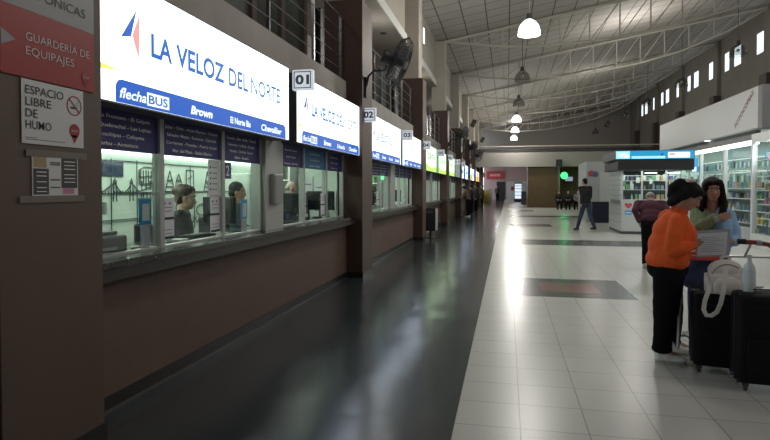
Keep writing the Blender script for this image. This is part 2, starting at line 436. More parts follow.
for k in range(0, 9):
    y = Y0 + P * k
    MB().box(RX - .2, RX, y, y + CW, 6.9, ROOF(RX) - .1, 0).box(RX - .38, RX, y - .05, y + CW + .05, 0, 6.9, 1).build('column', ['right_wall', 'dark_brown'])['kind'] = 'structure'

# ------------------------------------------------------------------ back wall, beam, far zone
struct(MB().box(-2.95, RX + .3, 62.0, 62.3, 4.12, ROOF(RX) - .0).build('wall_back', 'back_wall'))
struct(MB().box(-2.95, RX, 45.0, 45.35, 3.13, 4.22).box(-2.95, RX, 45.35, 62.0, 4.12, 4.2).build('trim_1', 'back_wall'))
pr = thing('pipe_run', 'grey pipes and cable tray running along the top of the far beam', 'pipes', (-2.8, 45.6, 4.6))
for z, y, r in ((4.78, 46.2, .05), (4.50, 45.7, .06), (4.36, 45.5, .04)):
    MB().tube([(-2.85, y, z), (12.0, y, z)], r, 8).build('pipe', 'dark_grey' if z < 4.7 else 'truss_paint', pr, True)
for i in range(9):
    x = -1.6 + i * 1.6
    MB().box(x - .02, x + .02, 46.1, 46.2, 4.2, 4.75).build('bracket', 'mid_grey', pr)
# far lower wall
struct(MB().box(-2.95, RX, 75, 75.3, 0, 4.3).box(-2.95, RX, 62.3, 75.3, 4.12, 4.3).build('wall_far', 'far_pink'))
struct(MB().box(RX, RX + .3, 62.3, 75.3, 0, 4.3).build('wall_far_right', 'far_pink'))
struct(MB().box(-.1, 2.6, 74.8, 75, 0, 2.35).build('trim_2', 'far_light'))
rs = thing('red_banner', 'wide red sign with white writing high on the far end wall', 'sign', (-1.5, 74.8, 2.65))
MB().box(-2.6, -.4, 74.75, 74.98, 2.65, 3.65).build('board', 'sign_red', rs)
text('INFORMES', (-1.5, 74.74, 3.0), XR, ZU, .3, 'sign_white', rs, w=1.3, align='C')
fr = thing('drinks_fridge', 'lit glass door drinks fridge against the far wall', 'fridge', (1.15, 63.4, 0))
MB().box(.75, 1.6, 63.1, 63.8, 0, 2.1).build('cabinet', 'dark_grey', fr)
MB().box(.82, 1.53, 63.07, 63.1, .35, 1.95).build('glass_door', 'fridge_lit', fr)
for z in (.7, 1.05, 1.4, 1.7): MB().box(.82, 1.53, 63.045, 63.07, z, z + .05).build('shelf', 'dark_grey', fr)
tag(MB().box(.5, .9, 74.7, 74.78, 1.2, 1.7).build('poster', 'sign_red'), 'small red poster on the pale far wall', 'poster')
dd = MB().box(-1.3, -.25, 74.85, 74.99, 0, 2.3); struct(dd.build('door_1', 'black'))
ye = thing('yellow_display_stand', 'yellow and white display stand by the far end of the ticket counters', 'stand', (-2.1, 60, 0))
MB().box(-2.35, -1.85, 59.8, 60.2, 0, 1.3).build('body', 'yellow', ye); MB().box(-1.84, -1.55, 59.8, 60.1, 0, 1.5).build('side_panel', 'sign_white', ye)

# wooden block and green lamp zone
struct(MB().box(1.58, 3.79, 45.36, 48, 0, 4.11).box(3.79, 3.93, 45.36, 48, 0, 4.11, 1).build('wall_wood_block', ['wood_olive', 'truss_paint']))
struct(MB().box(3.93, 7.6, 48, 48.2, 0, 4.11, 0).build('wall_green', 'far_green_wall'))
gl = thing('green_lamp', 'glowing green round lamp on a post beside the brown wooden block', 'lamp', (3.82, 43.9, 0))
MB().tube([(3.75, 44.2, 0), (3.75, 44.2, 3.12)], .05, 8).build('post', 'dark_grey', gl, True)
MB().ell((4.12, 43.9, 2.42), .26).build('bulb', 'green_lamp', gl, True)
MB().tube([(3.75, 44.2, 2.42), (4.12, 43.9, 2.42)], .04, 8).build('arm', 'dark_grey', gl, True)
tag(MB().box(3.62, 4.02, 44.7, 44.99, 2.95, 3.65).box(3.67, 3.97, 44.66, 44.7, 3.0, 3.6).build('loudspeaker', 'black', bevel=.02), 'dark box loudspeaker on the beam above the green lamp', 'loudspeaker')
tv = thing('television', 'small lit screen behind the seated people under the green lamp', 'television', (4.6, 46, 2.1))
MB().box(4.35, 5.0, 46, 46.08, 2.0, 2.4).build('housing', 'black', tv); MB().box(4.4, 4.95, 45.98, 46, 2.04, 2.36).build('screen', 'screen_lit', tv)
MB().box(4.6, 4.75, 46.08, 48, 2.15, 2.25).build('wall_arm', 'black', tv)

# white booth and navy counter beyond the kiosk
wb = thing('white_booth', 'tall white booth with a red and blue round logo beyond the kiosk', 'booth', (4.2, 27, 0))
MB().box(3.50, 5.6, 27.0, 30.0, 0, 2.68, 0).build('body', 'kiosk_white', wb, bevel=.01)
MB().box(4.05, 4.62, 26.97, 27.0, .9, 2.2).build('door_panel', 'fascia_white', wb, bevel=.005)
MB().cyl((3.68, 26.97, 2.15), .13, 0, .02, 20, ax=(0, -1, 0)).build('red_logo', 'red_plastic', wb); MB().cyl((3.86, 26.95, 2.12), .13, 0, .02, 20, ax=(0, -1, 0)).build('blue_logo', 'goods_blue', wb)
nc = thing('navy_counter', 'dark navy box counter standing behind the walking man', 'counter', (3.9, 26.2, 0))
MB().box(3.6, 4.28, 25.9, 26.7, 0, .86).build('body', 'navy_box', nc, bevel=.01); MB().box(3.57, 4.31, 25.87, 26.73, .86, .9).build('top', 'black', nc)

# ------------------------------------------------------------------ left side: columns, walls, gallery
for k in range(-1, 9):
    y = Y0 + P * k
    b = MB().box(-3.0, CX0, y, y + CW, 0, 4.62, 0).box(-3.0, -2.47, y + .02, y + CW - .02, 4.62, ROOF(-2.6) - .1, 1)
    b.box(-3.0, CX0 + .012, y - .012, y + CW + .012, 0, .10, 2)
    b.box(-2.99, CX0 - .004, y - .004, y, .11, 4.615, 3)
    struct(b.build('column', ['taupe_column', 'beige', 'baseboard', 'column_side']))
b1, b2, b3, b4, bb = MB(), MB(), MB(), MB(), MB()
for k in range(-1, 10):
    a, c = Y0 + P * k + CW, Y0 + P * (k + 1)
    c = min(c, 75)
    b1.box(WX - .15, WX, a, c, 0, .984)
    b2.box(-3.0, WX, a, c, 2.86, 3.27)
    bb.box(WX, WX + .012, a + .013, c - .013, 0, .10).box(WX + .012, WX + .03, a + .013, c - .013, 0, .012, 1)
    if c < 62:
        b3.box(-2.86 - .2, -2.86, a, c, 5.62, ROOF(-2.86) + .05)
        b4.box(-2.86, -2.80, a, c, 5.62, 5.86)
for k in range(-1, 9):
    y = Y0 + P * k; b3.box(-3.06, -3.0, y, y + CW, 5.62, ROOF(-2.86) + .05)
struct(b1.build('wall_left_counter', 'taupe')); struct(b2.build('trim_3', 'slab_grey')); struct(b3.build('wall_left_upper', 'beige')); struct(b4.build('trim_4', 'white_paint'))
struct(bb.build('baseboard_left', ['baseboard', 'baseline']))
# gallery slab, ceiling, rear dark glazing
struct(MB().box(-5.2, -3.0, -5, 62, 3.0, 3.2).build('floor_gallery', 'slab_grey'))
struct(MB().box(-5.2, -2.80, -5, 62, 5.585, 5.62).build('ceiling_gallery', 'beige'))
struct(MB().box(-5.3, -5.2, -5, 62, 3.0, 5.7).build('wall_gallery', 'beige'))
for k in range(-1, 8):
    a = Y0 + P * k + CW
    lab = {0: 'above the first lit sign', 1: 'above the third and fourth lit signs', 2: 'above the green signs'}.get(k, '%s bay from the camera' % ordinal[max(k, 0)])
    t = thing('gallery_screen', 'dark glazed screen behind the upper railing, ' + (lab if k >= 0 else 'behind the camera'), 'glazing', (-3.35, a, 3.27))
    for q in (0, 1.05, 2.1, 3.1, 4.1, 5.1, 6.08):
        MB().box(-3.40, -3.30, a + q, a + q + .14, 3.2, 5.58 if k < 1 else 4.75).build('mullion', 'dark_brown' if k < 1 else 'dark_grey', t)
    MB().box(-3.37, -3.35, a, a + 6.2, 3.2, 5.58 if k < 1 else 4.6).build('pane', 'dark_pane', t)
    r = thing('gallery_railing', 'steel railing on the upper gallery, ' + (lab if k >= 0 else 'behind the camera'), 'railing', (WX - .05, a, 3.27), 'upper gallery railings')
    for q in (.15, 1.6, 3.2, 4.75, 6.1):
        MB().box(WX - .09, WX - .05, a + q, a + q + .03, 3.27, 4.32).build('post', 'rail_steel' if q != 4.75 else 'steel', r)
    for z in (3.45, 3.65, 3.86, 4.07, 4.30):
        MB().tube([(WX - .05, a, z), (WX - .05, a + 6.22, z)], 0.006 if z < 4.2 else .014, 6).build('rod', 'rail_steel', r)
# small high window slots and soffit lamps
for k in range(0, 7):
    y = Y0 + P * k + 3.6
    o = MB().box(-2.862, -2.85, y, y + .25, 6.55, 7.05).build('slot_window', 'lamp_lit' if k in (1, 2) else 'sign_white')
    tag(o, 'small narrow white window slot high above the gallery, %s from the camera' % ordinal[k], 'lamp', 'high window slots')
    o = MB().cyl((-3.2, y + 2.0, 5.565), .09, 0, .02, 16).build('recessed_lamp', 'dark_grey')
    tag(o, 'dark round recessed lamp in the gallery ceiling, %s from the camera' % ordinal[k], 'lamp', 'recessed gallery lamps')

# ------------------------------------------------------------------ ticket booths
FILM = [
    ['Rosario de la Frontera - El Galpón', 'Metán - El Quebrachal - Las Lajitas', 'Salta - Guachipas - Cafayate', 'San Carlos - Angastaco'],
    ['Jujuy - Orán - Aguas Blancas - Tartagal', 'Salvador Mazza - Formosa - Clorinda', 'Corrientes - Posadas - Puerto Iguazú', 'Mar del Plata - Bahía Blanca'],
    ['Tucumán - Salta - Metán - Tartagal', 'Catamarca - La Rioja - San Juan', 'Mendoza - Córdoba - Rosario', 'Retiro - Rosario'],
    ['Buenos Aires - Rosario', 'Santa Fe - Paraná', 'Resistencia - Sáenz Peña'],
    ['Santiago del Estero', 'Termas de Río Hondo', 'Córdoba - Villa María'],
    ['Salta - Güemes - Jujuy', 'San Pedro - Ledesma', 'Pichanal - Orán'],
]
WZ0, WZ1 = 1.03, 2.86
GX = -2.68
BAYS = 7
wn = len(wins)
for k in range(BAYS):
    a, c = Y0 + P * k + CW, Y0 + P * (k + 1)
    # counter slab
    where = {0: 'in front of the two nearest clerks', 1: 'second from the camera, past the first free column', 2: 'behind the black litter bin'}.get(k, '%s bay of the ticket hall' % ordinal[k])
    ct = thing('ticket_counter', 'dark polished stone ticket counter ' + where, 'counter', (WX, a, .9), 'stone ticket counters')
    MB().box(-3.15, -2.45, a + .031, c - .051, .985, 1.03).build('stone_top', 'counter_stone', ct, bevel=.004)
    MB().box(-2.619, -2.47, a + .002, c - .002, .90, .985).build('front_edge', 'counter_edge', ct, bevel=.004)
    # interior room
    struct(MB().box(-4.3, -4.2, a, c, 0, 2.5).build('wall_booth_back', 'booth_wall')); struct(MB().box(-4.2, WX - .15, c - .05, c - .001, 0, 2.3).build('wall_booth_far', 'booth_wall')); struct(MB().box(-4.2, WX - .15, a + .001, a + .03, 0, 2.3).build('wall_booth_near', 'booth_wall'))
    struct(MB().box(-4.3, -3.0, a, c, 2.5, 2.86).box(-3.0, WX - .1, a, c, 2.3, 2.86).build('ceiling_booth', 'white_paint'))
    # window sets
    A0 = a; A1 = a + 2.92; B0 = a + 3.42; B1 = c - .08
    sets = ((A0, A1, (a + 1.06, a + 2.05), 0), (B0, B1, (a + 4.27, a + 5.24), 3))
    struct(MB().box(-2.78, -2.60, A1, B0, 1.03, 2.86).build('trim_%d' % (10 + k), 'alu'))
    for (s0, s1, mul, ti) in sets:
        wn += 1
        wr = bpy.data.objects.new('window_%d' % wn, None); COL.objects.link(wr); wr.location = (GX, s0, 1.03); struct(wr)
        f = MB()
        f.box(GX - .03, GX + .03, s0, s0 + .035, 1.03, 2.3).box(GX - .03, GX + .03, s1 - .035, s1, 1.03, 2.3)
        for q in mul: f.box(GX - .035, GX + .035, q - .028, q + .028, 1.03, 2.3)
        f.box(GX - .03, GX + .03, s0, s1, 2.06, 2.3).box(GX - .03, GX + .03, s0, s1, 1.03, 1.045)
        f.build('window_frame', 'alu', wr)
        es = [s0 + .035] + [v for q in mul for v in (q - .028, q + .028)] + [s1 - .035]
        for p in range(3):
            p0, p1 = es[2 * p], es[2 * p + 1]
            MB().box(GX - .004, GX + .004, p0, p1, 1.045, 2.06).build('pane', 'glass', wr)
            zb = 1.765
            fl = MB().box(GX + .006, GX + .010, p0, p1, zb, 2.06).build('blue_film', 'navy_film' if (k, ti + p) != (0, 4) else 'film_blue', wr)
            if k < 2:
                T = FILM[ti + p]; n = len(T)
                for i, s in enumerate(T):
                    z = 2.06 - .035 - (i + 1) * (.25 / n) + .02
                    text(s, (GX + .011, (p0 + p1) / 2, z), YR, ZU, .026, 'film_text', fl, w=(p1 - p0) * min(.9, .024 * len(s)), align='C', bold=.018)
        # papers on glass
        if k < 2:
            for q in (mul[0] + .03, mul[1] - .20):
                pp = thing('notice_sheet', '', 'notice', (GX + .005, q + .08, 1.2), 'white notices stuck on the ticket glass')
                pp['label'] = 'pair of notices on glass, ' + ('right of first mullion' if q > mul[0] and q < mul[0] + .1 else 'left of second mullion') + (', window %s' % {(0, 0): 'with the curly haired clerk', (0, 3): 'with the bald clerk', (1, 0): 'after the first free column', (1, 3): 'beside the litter bin'}[(k, ti)])
                MB().box(GX + .005, GX + .008, q, q + .17, 1.09, 1.245).build('lower_sheet', 'paper', pp)
                MB().box(GX + .005, GX + .008, q, q + .17, 1.265, 1.42).build('upper_sheet', 'paper', pp)
                for z in (1.245, 1.09): MB().box(GX + .008, GX + .0095, q + .005, q + .165, z, z + .02).build('black_stripe', 'ink', pp)
                for z in (1.13, 1.16, 1.31, 1.34): MB().box(GX + .008, GX + .0095, q + .03, q + .14, z, z + .006).build('print_line', 'ink_grey', pp)
                for yy in (q + .04, q + .11): MB().cyl((GX + .008, yy, 1.375), .013, 0, .0015, 12, ax=(1, 0, 0)).build('icon', 'ink_grey', pp)
# number 2 plate and timetable on first window
n2 = thing('number_plate', 'small dark plate with a white 2 on the ticket glass above the second clerk', 'sign', (GX + .01, 5.12, 1.6))
MB().box(GX + .006, GX + .014, 5.045, 5.195, 1.59, 1.75).build('plate', 'navy_film', n2)
text('2', (GX + .0145, 5.12, 1.62), YR, ZU, .10, 'white_gloss', n2, align='C', bold=.02)
tt = thing('timetable', 'white sheet of bus times taped left of the number 2 plate', 'timetable', (GX + .01, 4.88, 1.5))
MB().box(GX + .006, GX + .009, 4.76, 4.96, 1.42, 1.76).build('sheet', 'paper', tt)
for i in range(5):
    MB().box(GX + .0095, GX + .010, 4.79, 4.81, 1.48 + i * .05, 1.50 + i * .05).build('icon', 'ink', tt)
    MB().box(GX + .0095, GX + .010, 4.83, 4.92, 1.485 + i * .05, 1.493 + i * .05).build('print_line', 'ink_grey', tt)
MB().box(GX + .0095, GX + .010, 4.77, 4.95, 1.425, 1.43).build('red_rule', 'sign_red', tt)
en = thing('intercom_box', 'grey box mounted on the pale post between the first two ticket windows', 'box', (-2.6, 6.1, 1.4))
MB().box(-2.60, -2.54, 5.98, 6.22, 1.32, 1.66).build('case', 'alu', en, bevel=.01); MB().box(-2.54, -2.535, 6.0, 6.2, 1.34, 1.64).build('lid', 'sign_grey', en)

# mural on booth back wall
mu = thing('wall_mural', 'line drawn mural of bridges and monuments on the booth back wall', 'mural', (-4.19, 4.9, 1.2))
def strokes(segs, name='drawing', w=.011, dy=0, dz=0):
    b = MB()
    for (y0, z0, y1, z1) in segs: b.tube([(-4.192, y0 + dy, z0 + dz), (-4.192, y1 + dy, z1 + dz)], w * .5, 4)
    return b.build(name, 'mural_ink', mu)
sg = [(4.7, 1.80, 8.2, 1.80), (5.45, 1.45, 8.2, 1.45), (5.42, 1.82, 5.42, .9), (5.86, 1.82, 5.86, .9), (7.0, 1.80, 7.0, 1.45), (5.86, 1.38, 6.4, 1.38), (4.9, 1.15, 6.4, 1.15)]
strokes(sg)
# suspension bridge
br = []
for y in (4.98, 5.26): br += [(y - .03, 1.17, y - .02, 1.40), (y + .03, 1.17, y + .02, 1.40), (y - .02, 1.40, y + .02, 1.40), (y, 1.40, y, 1.43)]
for i in range(12):
    u0, u1 = i / 12 * 2 - 1, (i + 1) / 12 * 2 - 1
    br.append((5.12 + u0 * .14, 1.27 + .11 * u0 * u0, 5.12 + u1 * .14, 1.27 + .11 * u1 * u1))
br += [(4.75, 1.26, 5.42, 1.26), (4.78, 1.28, 4.98, 1.38), (5.26, 1.38, 5.40, 1.28)]
for i in range(14): br.append((4.78 + i * .047, 1.26, 4.78 + i * .047, 1.29))
strokes(br, 'bridge_drawing', dy=.50, dz=.18)
# colosseum
co = [(5.50, 1.50, 5.50, 1.66), (5.82, 1.52, 5.82, 1.70), (5.50, 1.50, 5.82, 1.50), (5.50, 1.66, 5.60, 1.70), (5.60, 1.70, 5.82, 1.70), (5.5, 1.58, 5.82, 1.60)]
for i in range(6): co.append((5.53 + i * .05, 1.50, 5.53 + i * .05, 1.66))
strokes(co, 'colosseum_drawing', dy=.40, dz=.05)
# temple, towers, palace
tw = [(5.92, 1.18, 5.92, 1.34), (6.30, 1.18, 6.30, 1.34), (5.88, 1.34, 6.34, 1.34), (5.88, 1.36, 6.1, 1.42), (6.1, 1.42, 6.34, 1.36)]
for i in range(6): tw.append((5.96 + i * .065, 1.18, 5.96 + i * .065, 1.34))
strokes(tw, 'temple_drawing', dy=.02, dz=.10)
for yc, zt in ((6.52, 1.72), (6.72, 1.68), (7.45, 1.74), (7.75, 1.70)):
    strokes([(yc - .1, 1.46, yc - .05, 1.6), (yc + .1, 1.46, yc + .05, 1.6), (yc - .05, 1.6, yc, zt), (yc + .05, 1.6, yc, zt), (yc - .08, 1.52, yc + .08, 1.52), (yc - .05, 1.6, yc + .05, 1.6), (yc - .1, 1.46, yc + .1, 1.46)], 'tower_drawing')
sh = []
for i in range(12):
    t0, t1 = 2 * PI * i / 12, 2 * PI * (i + 1) / 12
    for (cy, cz, ry, rz) in ((6.78, 1.25, .13, .13), (6.78, 1.25, .07, .07), (7.55, 1.62, .14, .1), (7.3, 1.2, .15, .08)):
        sh.append((cy + ry * math.cos(t0), cz + rz * math.sin(t0), cy + ry * math.cos(t1), cz + rz * math.sin(t1)))
for i in range(9): sh.append((6.45 + i * .12, 1.02, 6.45 + i * .12 + .06, 1.10)); sh.append((6.45 + i * .12 + .06, 1.10, 6.57 + i * .12, 1.02))
for i in range(5): sh.append((5.95 + i * .08, 1.48, 5.95 + i * .08, 1.58))
sh += [(6.3, 1.45, 6.3, 1.0), (6.55, 1.28, 6.62, 1.40), (6.62, 1.40, 6.69, 1.28), (7.75, .95, 7.75, 1.45), (7.85, .95, 7.85, 1.45), (7.6, 1.38, 8.0, 1.38)]
for yy in (6.95, 7.1, 7.45, 7.7): sh += [(yy, .95, yy, 1.42), (yy - .05, 1.1, yy + .05, 1.1), (yy - .05, 1.3, yy + .05, 1.3)]
strokes(sh, 'round_drawing')
strokes([(6.9, 1.5, 6.9, 1.74), (7.08, 1.5, 7.08, 1.74), (6.9, 1.74, 7.08, 1.74), (6.9, 1.5, 6.99, 1.46), (6.99, 1.46, 7.08, 1.5), (6.94, 1.62, 7.04, 1.66)], 'shield_drawing')
MB().box(-4.197, -4.19, 5.15, 5.62, 1.63, 1.79).build('dark_panel', 'navy_cloth', mu)

# booth fixtures
for k in range(BAYS):
    a, c = Y0 + P * k + CW, Y0 + P * (k + 1)
    o = thing('linear_lamp', 'long white tube light on the back wall of the %s booth' % ordinal[k], 'lamp', (-4.1, a + 3, 1.9), 'booth tube lights')
    MB().box(-4.199, -4.10, a + .1, c - .1, 1.90, 1.94).build('housing', 'white_paint', o); MB().box(-4.17, -4.12, a + .1, c - .1, 1.87, 1.90).build('tube', 'tube_lit', o)
    L = bpy.data.lights.new('booth_light', 'AREA'); L.shape = 'RECTANGLE'; L.size = .5; L.size_y = 5.6; L.energy = 58; L.color = (.84, 1.0, .84)
    lo = bpy.data.objects.new('booth_light', L); COL.objects.link(lo); lo.location = (-3.85, (a + c) / 2, 2.28)
# shelves with folders on end wall of first booth (seen beside the clerks)
for k in range(0, 2):
    c = Y0 + P * (k + 1) - .06
    wsd = 'first booth' if k == 0 else 'second booth'
    cb = thing('filing_shelf', 'white filing shelf full of papers at the far end of the %s' % wsd, 'shelf', (-3.8, c - .15, 0))
    for x in (-4.15, -3.5): MB().box(x, x + .03, c - .32, c - .01, 0, 1.9).build('side_panel', 'white_gloss', cb)
    for z in (.75, 1.05, 1.35, 1.62, 1.88): MB().box(-4.12, -3.5, c - .32, c - .01, z, z + .02).build('shelf_board', 'white_gloss', cb)
    for i in range(14):
        z = (.77, 1.07, 1.37, 1.64)[i % 4]; x = -4.08 + (i // 4) * .15
        m = random.choice(['goods_white', 'mid_grey', 'goods_green', 'paper', 'goods_dark', 'turq'])
        tag(MB().box(x, x + .10, c - .28, c - .08, z, z + random.uniform(.14, .22)).build('folder', m), '%s folder standing on the filing shelf of the %s' % ({'goods_white': 'white', 'mid_grey': 'grey', 'goods_green': 'green', 'paper': 'pale', 'goods_dark': 'black', 'turq': 'teal'}[m], wsd), 'folder', 'folders on the filing shelves')
    for i, (x, z, w_, h_) in enumerate(((-3.3, 1.55, .22, .3), (-3.05, 1.5, .18, .25), (-3.35, 1.15, .2, .28), (-3.05, 1.12, .24, .3), (-2.83, 1.3, .1, .3))):
        tag(MB().box(x - w_ / 2, x + w_ / 2, c - .012, c - .003, z - h_ / 2, z + h_ / 2).box(x - w_ / 2 + .02, x + w_ / 2 - .02, c - .014, c - .012, z, z + .02, 1).build('wall_notice', ['paper' if i != 2 else 'goods_dark', 'ink_grey']), '%s notice pinned to the end wall of the %s, %s' % ('black' if i == 2 else 'white', wsd, ('upper left', 'upper right', 'lower left', 'lower right', 'narrow one by the glass')[i]), 'notice', 'notices on the booth end walls')

# desk items
def monitor(x, y, z, rz, label, s=1.0):
    t = thing('computer_monitor', label, 'monitor', (x, y, z), 'monitors on the ticket counter'); R = Matrix.Rotation(rz, 3, 'Z')
    def bx(n, x0, x1, y0, y1, z0, z1, m, bev=.004):
        b = MB().box(x0 * s, x1 * s, y0 * s, y1 * s, z0 * s, z1 * s); b.v = [tuple(Vector((x, y, z)) + R @ Vector(v)) for v in b.v]; b.build(n, m, t, bevel=bev)
    bx('housing', -.025, .015, -.23, .23, .12, .42, 'black'); bx('screen', -.028, -.025, -.215, .215, .135, .405, 'screen')
    bx('stand', -.01, .03, -.03, .03, .01, .14, 'black'); bx('base', -.08, .09, -.11, .11, 0, .015, 'black')
monitor(-2.92, 3.28, 1.032, math.radians(100), 'black monitor seen from behind beside the lower left column')
monitor(-2.86, 5.32, 1.032, math.radians(75), 'black monitor in front of the clerk at window 2', .9)
monitor(-2.88, 7.42, 1.032, math.radians(80), 'black monitor in front of the bald clerk', .95)
monitor(-2.88, 8.60, 1.032, math.radians(85), 'black monitor at the last pane of the first booth')
for k in (1, 2):
    for i, q in enumerate((1.6, 4.6)):
        monitor(-2.9, Y0 + P * k + CW + q, 1.032, math.radians(80), 'black monitor in the %s booth, %s one' % (ordinal[k], ('nearer', 'farther')[i]))
pt = thing('ticket_printer', 'black ticket printer on the counter right of the nearest column', 'printer', (-2.85, 3.5, 1.032))
MB().box(-3.0, -2.74, 3.35, 3.72, 1.03, 1.16).build('body', 'black', pt, bevel=.02); MB().box(-2.95, -2.78, 3.42, 3.66, 1.16, 1.19).build('lid', 'dark_grey', pt, bevel=.008); MB().box(-2.74, -2.735, 3.42, 3.6, 1.06, 1.08).build('slot', 'mid_grey', pt)
tag(MB().box(-3.16, -3.13, 3.4, 3.92, 1.03, 1.29).box(-3.13, -3.10, 3.4, 3.43, 1.03, 1.29).build('desk_divider', 'booth_desk'), 'grey green desk divider behind the printer', 'divider')
qr = thing('payment_card_stand', 'blue and white payment sign stuck inside the glass by the first mullion', 'sign', (GX - .05, 3.88, 1.045))
MB().box(GX - .03, GX - .02, 3.80, 3.95, 1.22, 1.42).build('blue_board', 'blue_sticker', qr, bevel=.004); MB().box(GX - .02, GX - .017, 3.83, 3.92, 1.25, 1.38).build('white_panel', 'sign_white', qr); MB().box(GX - .03, GX - .02, 3.82, 3.93, 1.045, 1.22).build('leg', 'plastic_sleeve', qr)
q2 = thing('payment_card_stand', 'blue payment sign standing inside the glass right of the second clerk', 'sign', (GX - .03, 5.6, 1.045))
MB().box(GX - .03, GX - .02, 5.48, 5.62, 1.18, 1.38).build('blue_board', 'blue_sticker', q2); MB().box(GX - .02, GX - .017, 5.51, 5.59, 1.2, 1.34).build('white_panel', 'sign_white', q2); MB().box(GX - .03, GX - .02, 5.49, 5.60, 1.045, 1.18).build('leg', 'plastic_sleeve', q2)
def roll(x, y, label, r=.045, h=.10, z=1.032, m='goods_white', n='paper_roll'):
    tag(MB().lathe((x, y, z), [(.015, 0), (r, 0), (r, h), (.015, h), (.015, 0)], 16).build(n, m, smooth=True), label, 'roll')
roll(-3.15, 3.95, 'white paper roll standing on the divider behind the printer', z=1.29)
cup = thing('paper_cup', 'small white cup on the counter under the clerk hands', 'cup', (-2.86, 4.42, 1.032))
MB().lathe((-2.86, 4.42, 1.032), [(.001, 0), (.028, 0), (.038, .075), (.034, .075), (.026, .006), (.001, .006)], 16).build('cup', 'goods_white', cup, True)
tag(MB().box(-2.9, -2.78, 4.46, 4.6, 1.031, 1.05).build('sticky_note_pad', 'goods_white', bevel=.002), 'low white note pad beside the small white cup', 'note pad')
ms = tag(MB().ell((-2.75, 3.83, 1.045), (.035, .055, .018)).build('computer_mouse', 'mid_grey', smooth=True), 'grey computer mouse on the counter below the blue payment sign', 'mouse')
kb = thing('keyboard', 'black keyboard on the counter before the second clerk', 'keyboard', (-2.9, 5.0, 1.03))
MB().box(-3.02, -2.88, 4.85, 5.2, 1.031, 1.05).build('case', 'black', kb, bevel=.004)
for i in range(4): MB().box(-3.01 + i * .032, -2.985 + i * .032, 4.87, 5.18, 1.05, 1.056).build('key_row', 'dark_grey', kb)
# chairs for clerks
def office_chair(x, y, label):
    t = thing('office_chair', label, 'chair', (x, y, 0), 'office chairs in the booths')
    MB().box(x - .22, x + .22, y - .22, y + .22, .60, .66).build('seat', 'black_soft', t, bevel=.03)
    MB().box(x - .2, x + .2, y - .27, y - .22, .72, 1.15).build('backrest', 'black_soft', t, bevel=.03)
    MB().tube([(x, y, .08), (x, y, .60)], .025, 8).build('gas_lift', 'steel', t)
    for i in range(5):
        an = 2 * PI * i / 5; MB().tube([(x, y, .09), (x + .27 * math.cos(an), y + .27 * math.sin(an), .06)], .018, 6).build('foot', 'black', t)
office_chair(-3.38, 5.20, 'black office chair under the curly haired clerk')
office_chair(-3.38, 6.40, 'black office chair under the clerk at window 2')
office_chair(-3.42, 8.20, 'black office chair under the bald clerk')

